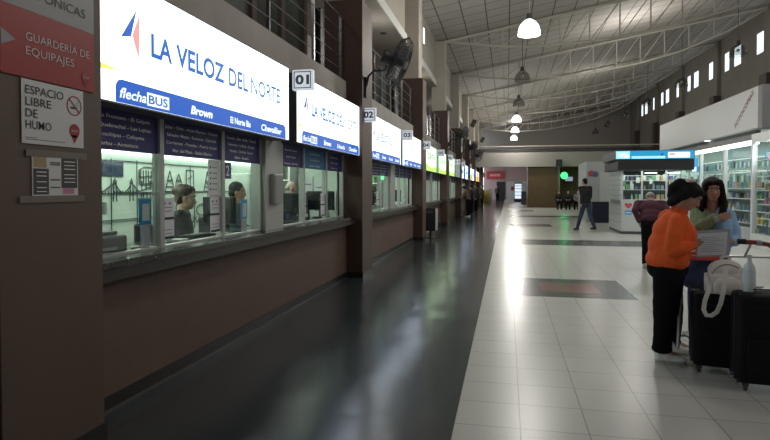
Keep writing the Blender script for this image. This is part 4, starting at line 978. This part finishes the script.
def face_bits(t, c, R, s=1.0, hair='hair_black'):
    c = Vector(c); q = lambda x, y, z: c + R @ (Vector((x, y, z)) * s)
    for sg in (-1, 1):
        e = MB().ell(q(.076, sg * .030, .012), (.010 * s, .015 * s, .008 * s), R, 12, 8).build('eye', 'eye_white', t, True)
        MB().ell(q(.0835, sg * .029, .012), (.004 * s, .007 * s, .0072 * s), R, 10, 6).build('iris', 'ink', e, True)
        MB().cap(q(.088, sg * .016, .033), .004 * s, q(.080, sg * .046, .036), .003 * s).build('eyebrow', hair, t, True)
    MB().ell(q(.0885, 0, -.060), (.006 * s, .024 * s, .006 * s), R, 14, 8).build('lips', 'lips', t, True)
def hand(b, w, d, palm_n, s=1.0, curl=.5, side=1):
    """w wrist, d direction of the fingers, palm_n the side the fingers close to"""
    w = Vector(w); d = Vector(d).normalized(); n = Vector(palm_n); n = (n - d * n.dot(d)).normalized(); a = d.cross(n) * side
    for k in (-1, -.33, .33, 1): b.cap(w + d * .005 * s + a * k * .014 * s, .013 * s, w + d * .075 * s + a * k * .027 * s, .011 * s)
    for k, L in ((-1, .060), (-.33, .074), (.33, .070), (1, .052)):
        p0 = w + d * .078 * s + a * k * .027 * s; c1 = curl * .9; d1 = (d * math.cos(c1 * .6) + n * math.sin(c1 * .6)); p1 = p0 + d1 * L * .45 * s
        d2 = (d * math.cos(c1 * 1.4) + n * math.sin(c1 * 1.4)); p2 = p1 + d2 * L * .32 * s
        d3 = (d * math.cos(c1 * 2.1) + n * math.sin(c1 * 2.1)); p3 = p2 + d3 * L * .25 * s
        b.limb([p0, p1, p2, p3], [.0095 * s, .0088 * s, .008 * s, .007 * s])
    t0 = w + d * .02 * s + a * .020 * s * 1; t1 = t0 + (d * .55 + a * .7 + n * .35).normalized() * .035 * s; t2 = t1 + (d * .85 + a * .15 + n * .5).normalized() * .03 * s
    b.limb([t0, t1, t2], [.013 * s, .0105 * s, .0085 * s])
def shoe(t, p, yaw, m, L=.26, name='shoe', sole='sole'):
    R = Matrix.Rotation(yaw, 3, 'Z'); q = lambda x, y, z: Vector(p) + R @ Vector((x, y, z))
    b = MB(); b.ell(q(.02, 0, .045), (.06, .042, .05), R); b.ell(q(-.03, 0, .06), (.045, .038, .055), R); b.ell(q(.11, 0, .032), (.07, .045, .034), R); b.cap(q(-.03, 0, .04), .04, q(.12, 0, .03), .036)
    o = b.blob(name, m, t, .007, 4)
    s = MB(); pts = []
    for i in range(20):
        an = 2 * PI * i / 20; pts.append(q(.055 + .125 * math.cos(an), .047 * math.sin(an) * (1 + .15 * math.cos(an)), .0))
    s.poly(pts, .022).build('sole', sole, o)
    return o
# --- woman in orange
P1 = thing('person', 'woman in orange sweatshirt and black trousers reading a sheet of paper', 'person', (1.40, 5.35, 0))
HR = frame(math.radians(-12), math.radians(38)); hc = Vector((1.535, 5.33, 1.425))
b = MB(); head(b, hc, HR, .94)
b.limb([(1.43, 5.35, 1.24), (1.455, 5.35, 1.31), (1.50, 5.34, 1.40)], [.055, .050, .052])
b.cap((1.41, 5.35, 1.20), .08, (1.40, 5.36, .90), .11)
for sg, hip, kn, an in ((-1, (1.36, 5.26, .86), (1.35, 5.27, .46), (1.33, 5.29, .09)), (1, (1.38, 5.44, .86), (1.45, 5.50, .46), (1.50, 5.58, .09))):
    b.limb([hip, kn, an], [.09, .055, .04])
    b.cap(an, .035, Vector(an) + Vector((.12, 0, -.05)), .03)
W1, W2 = Vector((1.515, 5.135, 1.035)), Vector((1.655, 5.40, 1.00))
b.limb([(1.41, 5.22, 1.19), (1.345, 5.12, .99), W1], [.04, .036, .027]); b.limb([(1.42, 5.48, 1.19), (1.46, 5.56, 1.0), W2], [.04, .036, .027])
hand(b, W1, (.92, .25, .12), (.1, .6, .5), 1.0, .7, 1); hand(b, W2, (.9, -.3, .15), (.1, -.6, .5), 1.0, .7, -1)
b.blob('body', 'skin', P1, .006, 2)
face_bits(P1, hc, HR, .94)
b = MB()
b.ell((1.365, 5.35, .88), (.176, .20, .12)); b.ell((1.375, 5.35, 1.0), (.168, .195, .16)); b.ell((1.40, 5.35, 1.13), (.155, .19, .14)); b.ell((1.42, 5.35, 1.22), (.115, .16, .085)); b.cap((1.43, 5.35, 1.24), .075, (1.455, 5.35, 1.30), .062); b.cap((1.375, 5.27, .92), .150, (1.42, 5.28, 1.15), .125); b.cap((1.375, 5.43, .92), .150, (1.42, 5.42, 1.15), .125)
b.cap((1.415, 5.21, 1.215), .072, (1.42, 5.49, 1.215), .072); b.ell((1.48, 5.35, 1.10), (.115, .16, .12))
b.limb([(1.41, 5.195, 1.215), (1.36, 5.13, 1.10), (1.335, 5.11, .985)], [.072, .066, .062]); b.limb([(1.335, 5.11, .985), (1.42, 5.11, 1.0), (1.505, 5.128, 1.03)], [.064, .054, .040])
b.limb([(1.41, 5.52, 1.225), (1.43, 5.58, 1.10), (1.46, 5.58, .99)], [.085, .08, .068]); b.limb([(1.46, 5.58, .99), (1.645, 5.42, 1.025)], [.068, .043])
sw = b.blob('sweatshirt', 'orange_fleece', P1, .008, 9, bump=.008)
MB().lathe((1.462, 5.35, 1.312), [(.074, -.02), (.070, .0), (.062, .018), (.056, .012)], 24, ax=(.35, 0, .94)).build('collar', 'orange_rib', sw, True)
for W, dd_ in ((W1, (.9, .22, .35)), (W2, (.8, -.6, .1))):
    MB().lathe(W - Vector(dd_).normalized() * .035, [(.038, 0), (.042, .012), (.037, .04), (.030, .042)], 18, ax=dd_).build('cuff', 'orange_rib', sw, True)
b = MB(); b.ell((1.365, 5.35, .80), (.165, .185, .12))
b.limb([(1.355, 5.26, .76), (1.335, 5.26, .45), (1.315, 5.285, .15)], [.128, .100, .075]); b.limb([(1.385, 5.44, .76), (1.44, 5.50, .45), (1.465, 5.56, .15)], [.128, .100, .075])
b.ell((1.312, 5.285, .115), (.082, .075, .04)); b.ell((1.465, 5.56, .115), (.082, .075, .04))
b.blob('trousers', 'black_cloth', P1, .009, 5, bump=.02)
shoe(P1, (1.325, 5.275, .002), math.radians(-8), 'shoe_white'); shoe(P1, (1.49, 5.575, .002), math.radians(-20), 'shoe_white')
q = lambda x, y, z: hc + HR @ (Vector((x, y, z)) * .94)
b = MB(); b.ell(q(-.026, 0, .044), (.095, .080, .086), HR); b.ell(q(-.06, 0, -.01), (.052, .074, .072), HR); b.ell(q(.030, 0, .080), (.055, .064, .038), HR)
b.cap(q(.0, .078, .02), .014, q(-.03, .07, -.05), .012); b.cap(q(.0, -.078, .02), .014, q(-.03, -.07, -.05), .012)
b.limb([q(-.085, 0, .06), q(-.135, 0, .045), q(-.155, 0, -.02), q(-.135, 0, -.09)], [.055, .050, .046, .026]); b.limb([q(-.06, 0, -.02), q(-.075, 0, -.08), q(-.085, 0, -.13)], [.066, .058, .040])
b.blob('hair', 'hair_black', P1, .006, 3, bump=.008)
sc = MB()
for i in range(10):
    an = 2 * PI * i / 10; sc.ell(q(-.092 + .026 * math.sin(an), .040 * math.cos(an), .112 + .024 * math.sin(an)), .017)
sc.blob('scrunchie', 'bag_strap', P1, .005, 1, label='white scrunchie')
ppr = thing('document', 'white printed sheets in a clear sleeve held by the woman in orange', 'paper', (1.72, 5.22, 1.04))
R = Matrix.Rotation(math.radians(-8), 3, 'Y') @ Matrix.Rotation(math.radians(28), 3, 'X') @ Matrix.Rotation(math.radians(-6), 3, 'Z')
c = (1.655, 5.14, 1.035)
MB().box(c[0] - .112, c[0] + .105, c[1] - .001, c[1] + .001, c[2] - .105, c[2] + .115, 0, R, c).build('sheet', 'paper', ppr)
MB().box(c[0] - .118, c[0] + .125, c[1] + .003, c[1] + .005, c[2] - .125, c[2] + .14, 0, R, c).build('clear_sleeve', 'plastic_sleeve', ppr)
for i in range(9): MB().box(c[0] - .085, c[0] + .08 - (i % 3) * .03, c[1] - .002, c[1] - .001, c[2] - .07 + i * .018, c[2] - .067 + i * .018, 0, R, c).build('print_line', 'ink_grey', ppr)

# --- woman in green knit with light blue jacket
P2 = thing('person', 'long haired woman in a green knit top with a light blue jacket, facing the camera', 'person', (1.93, 5.95, 0))
hc = Vector((1.905, 5.93, 1.475)); HR = frame(math.radians(-97), math.radians(4))
b = MB(); head(b, hc, HR, .90)
b.limb([(1.925, 5.98, 1.25), (1.91, 5.965, 1.40)], [.058, .052]); b.cap((1.93, 5.99, 1.20), .09, (1.90, 6.0, .9), .11)
b.limb([(1.83, 6.0, .88), (1.80, 5.98, .46), (1.80, 6.0, .08)], [.085, .055, .038]); b.limb([(2.0, 6.02, .88), (2.0, 6.02, .46), (2.0, 6.05, .08)], [.085, .055, .038])
W3 = Vector((1.905, 5.765, 1.235)); b.limb([(1.78, 5.98, 1.26), (1.74, 5.84, 1.10), W3], [.045, .038, .026]); hand(b, W3, (.9, .12, .12), (.1, .9, -.1), .95, .6, -1)
W4 = Vector((1.98, 5.68, 1.02)); b.limb([(2.05, 5.98, 1.24), (2.08, 5.90, 1.02), W4], [.045, .038, .026]); hand(b, W4, (-.7, -.5, 0), (0, .6, -.6), .95, .6, -1)
b.blob('body', 'skin', P2, .006, 2); face_bits(P2, hc, HR, .90)
b = MB(); b.ell((1.92, 5.99, 1.15), (.165, .105, .15)); b.ell((1.91, 6.0, .98), (.155, .11, .16)); b.cap((1.80, 5.99, 1.255), .06, (2.0, 5.99, 1.245), .06)
b.limb([(1.79, 5.98, 1.25), (1.745, 5.83, 1.12), (1.88, 5.775, 1.225)], [.066, .062, .044])
gk = b.blob('green_knit_top', 'green_knit', P2, .008, 4, bump=.015)
MB().lathe(W3 - Vector((.045, -.004, .022)), [(.036, 0), (.040, .015), (.036, .04), (.028, .042)], 16, ax=(.92, -.1, .3)).build('cuff', 'cuff', gk, True)
b = MB(); b.cap((1.97, 5.955, 1.27), .052, (2.05, 5.98, 1.24), .068); b.limb([(2.04, 5.97, 1.22), (2.07, 5.91, 1.10), (2.08, 5.89, 1.01)], [.074, .070, .062]); b.limb([(2.08, 5.89, 1.01), (2.0, 5.70, 1.02)], [.060, .042]); b.ell((1.99, 5.90, 1.10), (.085, .075, .15)); b.ell((1.97, 5.90, .95), (.09, .07, .12))
b.blob('blue_jacket', 'blue_cloth', P2, .008, 4, bump=.018)
b = MB(); b.ell((1.91, 6.0, .84), (.155, .115, .12)); b.limb([(1.83, 6.0, .80), (1.79, 5.98, .45), (1.79, 6.0, .10)], [.10, .078, .06]); b.limb([(2.0, 6.02, .80), (2.0, 6.02, .45), (2.0, 6.05, .10)], [.10, .078, .06])
b.limb([(1.80, 5.99, .78), (1.72, 5.93, .62)], [.10, .08])
b.blob('trousers', 'navy_cloth', P2, .009, 5, bump=.012)
shoe(P2, (1.79, 5.98, .002), math.radians(-95), 'black'); shoe(P2, (2.0, 6.03, .002), math.radians(-85), 'black')
q = lambda x, y, z: hc + HR @ (Vector((x, y, z)) * .92)
b = MB(); b.ell(q(-.03, 0, .048), (.098, .090, .088), HR); b.ell(q(-.06, 0, -.03), (.06, .085, .09), HR)
b.ell(q(.02, .035, .085), (.065, .05, .036), HR); b.ell(q(.02, -.035, .085), (.065, .05, .036), HR)
for sg in (-1, 1):
    b.limb([q(.03, sg * .070, .06), q(.015, sg * .087, -.02), q(.01, sg * .098, -.12), q(.02, sg * .105, -.22)], [.026, .026, .034, .022]); b.limb([q(-.03, sg * .075, 0), q(-.05, sg * .10, -.13), q(-.03, sg * .11, -.25)], [.035, .05, .03])
b.cap(q(-.08, 0, -.05), .07, q(-.09, 0, -.25), .08)
b.limb([q(.03, .1, -.15), q(.045, .08, -.24), q(.04, .06, -.30)], [.03, .03, .015])
b.blob('hair', 'hair_black', P2, .006, 3, bump=.008)
# --- generic simpler figures
def figure(label, base, yaw, top, legs, skin='skin', hair='hair_black', H=1.70, lean=0.0, stride=0.0, seated=False, hz=.56, arms='down', shoes='black', headyaw=0, headpitch=0, group=None, vox=.012, bulk=1.0, no_legs=False, hairlong=False, bun=False, bald=False):
    base = Vector(base); Rz = Matrix.Rotation(yaw, 3, 'Z'); s = H / 1.70
    t = thing('person', label, 'person', base, group)
    hipz = .92 * s if not seated else hz
    Rl = Matrix.Rotation(lean, 3, 'Y')
    def g(x, y, z):       # x forward, y left, z up from the ground; above the hips leans
        v = Vector((x, y, z)) * 1.0
        if z > hipz: v = Vector((0, 0, hipz)) + Rl @ (v - Vector((0, 0, hipz)))
        return base + Rz @ v
    u = lambda z: hipz + (z - .92) * s
    Bx = bulk
    if seated:
        Lg = [[(0, sg * .10, hipz - .02), ((.42 if hz < .6 else .26), sg * .11, hipz - .04), ((.46 if hz < .6 else .18), sg * .11, .08)] for sg in (-1, 1)]
    else:
        Lg = [[(0, sg * .09, .90 * s), (stride * sg * .45 + .04 * abs(stride), sg * .09, .48 * s), (stride * sg * 1.0 - (.0), sg * .10, .09 + (.05 if stride and sg < 0 else 0))] for sg in (-1, 1)]
    sh = [(0.0, sg * .19 * Bx, u(1.40)) for sg in (-1, 1)]
    Am = []
    for i, sg in enumerate((-1, 1)):
        if arms == 'down': Am.append([sh[i], (-.03 + stride * sg * -.15, sg * .25, u(1.14)), (.05 + stride * sg * -.25, sg * .25, u(.90))])
        elif arms == 'desk': Am.append([sh[i], (.06, sg * .26, u(1.14)), (.32, sg * .12, u(1.10))])
        elif arms == 'pocket': Am.append([sh[i], (-.06, sg * .28, u(1.15)), (.06, sg * .20, u(.96))])
        elif arms == 'lean': Am.append([sh[i], (.20, sg * .26, u(1.18)), (.42, sg * .10, u(1.20))])
    HRl = Rz @ Rl @ frame(headyaw, headpitch)
    hcc = g(.03, 0, u(1.60))
    b = MB(); head(b, hcc, HRl, 1.0 * s ** .5)
    b.limb([g(0, 0, u(1.38)), g(.01, 0, u(1.52))], [.06, .052]); b.cap(g(0, 0, u(1.3)), .10, g(0, 0, hipz + .02), .11)
    if not no_legs:
        for l in Lg: b.limb([g(*p) for p in l], [.08, .052, .038])
    for i, a_ in enumerate(Am):
        b.limb([g(*p) for p in a_], [.045, .038, .028])
        d = (g(*a_[2]) - g(*a_[1])); hand(b, g(*a_[2]), d if arms != 'desk' else Rz @ Vector((.9, -(-1, 1)[i] * .4, -.1)), Rz @ Vector((.3, -(-1, 1)[i] * .6, -.5)), 1.0, .6, (1, -1)[i])
    b.blob('body', skin, t, min(vox, .009), 2)
    if vox < .011: face_bits(t, hcc, HRl, 1.0 * s ** .5, hair)
    b = MB(); E = lambda p, r: b.ell(g(*p), r, Rz @ (Rl if p[2] > hipz else Matrix.Identity(3)))
    E((0, 0, u(1.24)), (.125 * Bx, .185 * Bx, .18)); E((0, 0, u(1.06)), (.12 * Bx, .165 * Bx, .16)); E((0, 0, u(.95)), (.12 * Bx, .165 * Bx, .10)); b.cap(g(*sh[0]), .075, g(*sh[1]), .075)
    E((0, 0, u(1.42)), (.08, .11, .05))
    for a_ in Am: b.limb([g(*a_[0]), g(*a_[1]), g(*(Vector(a_[1]).lerp(Vector(a_[2]), .92)))], [.072, .06, .045])
    b.blob('jacket', top, t, vox, 9, bump=.006)
    if not no_legs:
        b = MB(); b.ell(g(0, 0, hipz - .04), (.125, .165, .11), Rz)
        for l in Lg: b.limb([g(*p) for p in l[:2]] + [g(*(Vector(l[1]).lerp(Vector(l[2]), .95)))], [.098, .072, .056])
        b.blob('trousers', legs, t, vox, 4, bump=.01)
        for i, l in enumerate(Lg):
            p = g(*l[2]); p.z = max(0.002, l[2][2] - .09 + .002); shoe(t, p, yaw, shoes, sole='sole' if shoes != 'black' else 'dark_grey')
    if not bald:
        q = lambda x, y, z: hcc + HRl @ Vector((x, y, z))
        b = MB(); b.ell(q(-.025, 0, .050), (.095, .083, .086), HRl); b.ell(q(-.055, 0, -.01), (.055, .074, .07), HRl)
        if hairlong: b.cap(q(-.08, 0, -.02), .07, q(-.08, 0, -.22), .06)
        if bun: b.ell(q(-.105, 0, .06), .05); b.ell(q(.03, .02, .09), .045); b.ell(q(-.02, 0, .10), .05); b.ell(q(-.07, 0, .10), .045)
        b.blob('hair', hair, t, min(vox, .009), 2, bump=.01)
    else:
        q = lambda x, y, z: hcc + HRl @ Vector((x, y, z))
        b = MB(); b.ell(q(-.055, 0, .0), (.050, .080, .045), HRl); b.blob('hair', hair, t, .008, 2)
    return t
# clerks
figure('curly haired clerk in a black jacket seated behind the first ticket window', (-3.30, 5.22, 0), math.radians(24), 'black_soft', 'black_cloth', 'skin_pale', 'hair_brown', H=1.62, lean=.12, seated=True, hz=.755, arms='desk', bulk=1.15, headyaw=math.radians(0), headpitch=.05, vox=.009, bun=True)
figure('clerk in a dark green jacket seated at window number 2', (-3.30, 6.42, 0), math.radians(18), 'teal_cloth', 'black_cloth', 'skin', 'hair_black', H=1.62, lean=.08, seated=True, hz=.80, arms='desk', bulk=1.15, headpitch=.05, vox=.009)
figure('bald clerk in a blue jacket bending over the counter in the second ticket window', (-3.32, 8.22, 0), math.radians(20), 'navy_cloth', 'black_cloth', 'skin_pale', 'hair_grey', H=1.66, lean=.10, seated=True, hz=.82, arms='desk', bulk=1.15, headpitch=.35, vox=.009, bald=True)
# maroon, walking man, others
figure('person in a maroon sweater and black trousers bent forward at the kiosk, seen from behind', (2.62, 11.35, 0), math.radians(80), 'maroon', 'black_cloth', 'skin', 'hair_grey', H=1.62, lean=.80, arms='pocket', headpitch=.7, vox=.010, bulk=1.18, shoes='sole')
figure('man in black jacket and dark jeans walking away across the hall', (2.72, 21.1, 0), math.radians(128), 'black_soft', 'jean', 'skin', 'hair_black', H=1.82, lean=.06, stride=.30, arms='down', vox=.010, bulk=1.22)
figure('person in a brown jacket leaning on the far ticket counter', (-1.93, 29.6, 0), math.radians(170), 'brown_cloth', 'black_cloth', H=1.62, lean=.35, arms='lean', vox=.013, shoes='shoe_white')
for i, (x, y, yaw, d) in enumerate(((-2.0, 33.2, 170, 'nearest of the dark group'), (-1.85, 35.5, 200, 'second of the dark group'), (-2.0, 38.5, 160, 'third of the dark group'), (-1.75, 42, 180, 'last of the dark group'))):
    figure('person in black standing at the far ticket counters, ' + d, (x, y, 0), math.radians(yaw), 'black_soft', 'black_cloth', H=1.66 + .04 * (i % 2), arms='down', vox=.014, group='people in black at the far counters')
# seated group on a bench
bn = thing('waiting_bench', 'row of dark waiting seats under the green lamp', 'bench', (4.2, 39.0, 0))
MB().box(3.15, 5.2, 38.9, 39.3, .42, .47).build('seat', 'black', bn); MB().box(3.15, 5.2, 39.3, 39.34, .5, .85).build('backrest', 'black', bn)
for x in (3.3, 5.0): MB().box(x, x + .05, 38.95, 39.3, 0, .42).build('leg', 'steel', bn)
for i, (x, m, d) in enumerate(((3.35, 'black_soft', 'left'), (3.95, 'black_soft', 'middle'), (4.55, 'mid_grey', 'right'))):
    figure('seated person on the dark bench under the green lamp, %s one' % d, (x, 39.1, 0), math.radians(-90 - 10 * i), m, 'black_cloth', H=1.62, seated=True, arms='desk', vox=.014, shoes='shoe_white', group='people on the waiting bench')
figure('person in dark clothes standing near the far doorway', (-1.0, 62, 0), math.radians(-90), 'dark_grey', 'black_cloth', H=1.68, vox=.018)
lb = thing('litter_bin', 'dark litter bin standing left of the brown wooden block', 'bin', (1.25, 44.2, 0))
MB().box(1.05, 1.42, 44.0, 44.4, .25, 1.25).build('box', 'black', lb, bevel=.02); MB().box(1.2, 1.27, 44.15, 44.25, 0, .25).build('post', 'steel', lb)

# ------------------------------------------------------------------ luggage
def suitcase(x0, x1, y0, y1, z1, rz, label):
    cx, cy = (x0 + x1) / 2, (y0 + y1) / 2; t = thing('suitcase', label, 'suitcase', (cx, cy, 0), 'large black suitcases')
    R = Matrix.Rotation(rz, 3, 'Z'); C = (cx, cy, 0)
    def bx(n, a, bb_, c_, d, e, f_, m, bev=0): MB().box(a, bb_, c_, d, e, f_, 0, R, C).build(n, m, t, bevel=bev)
    bx('shell', x0, x1, y0, y1, .055, z1, 'suit_black', .035)
    bx('front_pocket', x0 + .05, x1 - .05, y0 - .012, y0 + .01, .12, z1 * .55, 'suit_black', .012)
    bx('upper_pocket', x0 + .05, x1 - .05, y0 - .010, y0 + .01, z1 * .60, z1 - .08, 'suit_black', .012)
    bx('zip', x0 - .003, x1 + .003, (y0 + y1) / 2 - .008, (y0 + y1) / 2 + .008, .055, z1 + .003, 'zip')
    b = MB(); b.tube([(cx - .10, cy, z1), (cx - .09, cy, z1 + .025), (cx + .09, cy, z1 + .025), (cx + .10, cy, z1)], .010, 8); b.v = [tuple(Vector(C) + R @ (Vector(v) - Vector(C))) for v in b.v]; b.build('top_handle', 'zip', t, True)
    for xx in (x0 + .05, x1 - .05):
        for yy in (y0 + .045, y1 - .045):
            b = MB().cyl((xx - .012, yy, .027), .026, 0, .024, 16, ax=(1, 0, 0)).box(xx - .02, xx + .02, yy - .02, yy + .02, .035, .065)
            b.v = [tuple(Vector(C) + R @ (Vector(v) - Vector(C))) for v in b.v]; b.build('wheel', 'dark_grey', t, True)
suitcase(1.505, 1.84, 4.99, 5.30, .645, math.radians(-10), 'large black suitcase under the pale backpack')
suitcase(1.69, 2.10, 4.60, 4.88, .715, math.radians(-6), 'large black suitcase at the right edge with a bottle on top')
# backpack
bp = thing('backpack', 'small off white backpack resting on the black suitcase', 'backpack', (1.63, 5.15, .70))
b = MB(); c = Vector((1.625, 5.13, .80))
b.ell(c + Vector((0, 0, -.02)), (.135, .07, .12)); b.ell(c + Vector((0, 0, .07)), (.115, .062, .075)); b.box(c.x - .12, c.x + .12, c.y - .06, c.y + .06, .705, .84)
main = b.blob('main_bag', 'bag_white', bp, .006, 6, bump=.006)
b = MB(); b.ell(c + Vector((.0, -.065, -.035)), (.098, .03, .065)); b.box(c.x - .085, c.x + .085, c.y - .085, c.y - .05, .712, .775); b.blob('front_pocket', 'bag_white', bp, .005, 5)
MB().tube([c + Vector((-.11 * math.cos(a_), -.052, -.0 + .115 * math.sin(a_))) for a_ in [PI * i / 14 for i in range(15)]], .0035, 6).build('zip', 'mid_grey', bp, True)
MB().tube([c + Vector((-.03, .0, .135)), c + Vector((-.02, 0, .165)), c + Vector((.02, 0, .165)), c + Vector((.03, 0, .135))], .008, 8).build('top_loop', 'bag_strap', bp, True)
def strap(pts, w=.022):
    b = MB(); pts = [Vector(p) for p in pts]; vs = []
    for i, p in enumerate(pts):
        d = (pts[min(i + 1, len(pts) - 1)] - pts[max(i - 1, 0)]).normalized(); n_ = d.cross(Vector((0, -1, 0))).normalized() * w * .5
        for o_ in (Vector((0, -.003, 0)), Vector((0, .003, 0))): vs += [p - n_ + o_, p + n_ + o_]
    fs = []
    for i in range(len(pts) - 1):
        o_ = i * 4; e = o_ + 4; fs += [(o_, o_ + 1, e + 1, e), (o_ + 2, e + 2, e + 3, o_ + 3), (o_, e, e + 2, o_ + 2), (o_ + 1, o_ + 3, e + 3, e + 1)]
    b.add(vs, fs); return b.build('shoulder_strap', 'bag_strap', bp, True)
strap([(1.585, 4.99, .90), (1.575, 4.975, .82), (1.56, 4.97, .73), (1.545, 4.965, .66), (1.52, 4.96, .60), (1.485, 4.955, .575), (1.455, 4.96, .575), (1.44, 4.97, .61), (1.45, 4.98, .67), (1.475, 4.99, .74), (1.50, 5.02, .80)], .028)
strap([(1.67, 4.99, .90), (1.685, 4.975, .80), (1.688, 4.97, .70), (1.68, 4.965, .60)], .026)
for o_ in bp.children:
    for v in o_.data.vertices: v.co *= 1.14
bp.location = (1.735, 5.10, .644)
# bottle
bo = thing('water_bottle', 'translucent plastic water bottle standing on the right suitcase', 'bottle', (1.795, 4.84, .735))
MB().lathe((1.795, 4.84, .735), [(.001, 0), (.033, .0), (.035, .02), (.035, .15), (.030, .18), (.014, .21), (.013, .235), (.001, .235)], 24).build('body', 'bottle', bo, True)
MB().lathe((1.795, 4.84, .735), [(.0358, .06), (.0358, .13)], 24).build('label_band', 'bottle_label', bo, True); MB().cyl((1.795, 4.84, .735), .0155, .235, .26, 16).build('cap', 'goods_white', bo)
tag(MB().ell((1.87, 4.86, .745), (.05, .03, .012)).blob if False else MB().ell((1.885, 4.86, .742), (.045, .028, .011)).build('sunglasses_case', 'goods_white', smooth=True), 'small pale object lying right of the water bottle', 'case')
for o_ in bo.children:
    for v in o_.data.vertices: v.co = Vector((v.co.x * 1.2, v.co.y * 1.2 + .0, v.co.z * 1.07))
bo.location.z = .717; bo.location.y = 4.78
# luggage trolley behind
tr = thing('luggage_trolley', 'luggage trolley with a red panel and dark red handlebar behind the suitcases', 'trolley', (1.95, 5.45, 0))
MB().tube([(1.505, 5.36, .92), (1.46, 5.30, .70), (1.45, 5.32, .12)], .013, 8).build('frame_tube', 'steel', tr, True)
MB().tube([(2.30, 5.25, .95), (2.25, 5.35, .5), (2.2, 5.5, .12)], .013, 8).build('frame_tube', 'steel', tr, True)
MB().box(1.60, 2.25, 5.56, 5.75, .14, .17).build('deck', 'mid_grey', tr, bevel=.01)
MB().box(1.53, 1.78, 5.36, 5.385, .875, .945, 0, Matrix.Rotation(math.radians(-20), 3, 'X')).build('red_panel', 'red_plastic', tr, bevel=.006)
MB().tube([(1.51, 5.37, .915), (2.26, 5.37, .915)], .010, 8).build('cross_bar', 'steel', tr, True)
MB().tube([(1.86, 5.20, 1.06), (2.0, 5.18, 1.055), (2.08, 5.16, 1.04), (2.13, 5.14, .98), (2.18, 5.12, .88), (2.22, 5.12, .78)], .019, 10).build('handlebar', 'handle_red', tr, True)
MB().tube([(1.86, 5.20, 1.06), (1.92, 5.192, 1.06)], .023, 10).build('grip', 'black', tr, True); MB().tube([(1.99, 5.18, 1.056), (2.03, 5.175, 1.05)], .024, 10).build('clamp', 'steel', tr, True)
MB().tube([(1.96, 5.185, 1.05), (1.98, 5.37, .92)], .009, 8).build('brace', 'steel', tr, True); MB().tube([(2.22, 5.12, .78), (2.25, 5.35, .5)], .012, 8).build('lower_brace', 'steel', tr, True)
for x, y in ((1.45, 5.64), (2.2, 5.60), (2.2, 5.74)):
    MB().cyl((x, y, .06), .058, -.015, .015, 18, ax=(1, 0, 0)).build('wheel', 'black', tr, True)
MB().tube([(1.45, 5.32, .12), (1.45, 5.64, .12)], .012, 8).build('lower_rail', 'steel', tr, True); MB().tube([(1.45, 5.64, .15), (2.2, 5.64, .155)], .012, 8).build('lower_rail', 'steel', tr, True)
MB().tube([(2.2, 5.5, .12), (2.2, 5.74, .12)], .012, 8).build('lower_rail', 'steel', tr, True)
# rear wall behind the camera closes the hall
struct(MB().box(-4.9, RX + .3, -7.2, -7.0, 0, 10.4).build('wall_rear', 'beige'))
struct(MB().box(-2.9, -2.62, -7, Y0 - P, 0, 7.6).build('wall_left_near', 'taupe'))
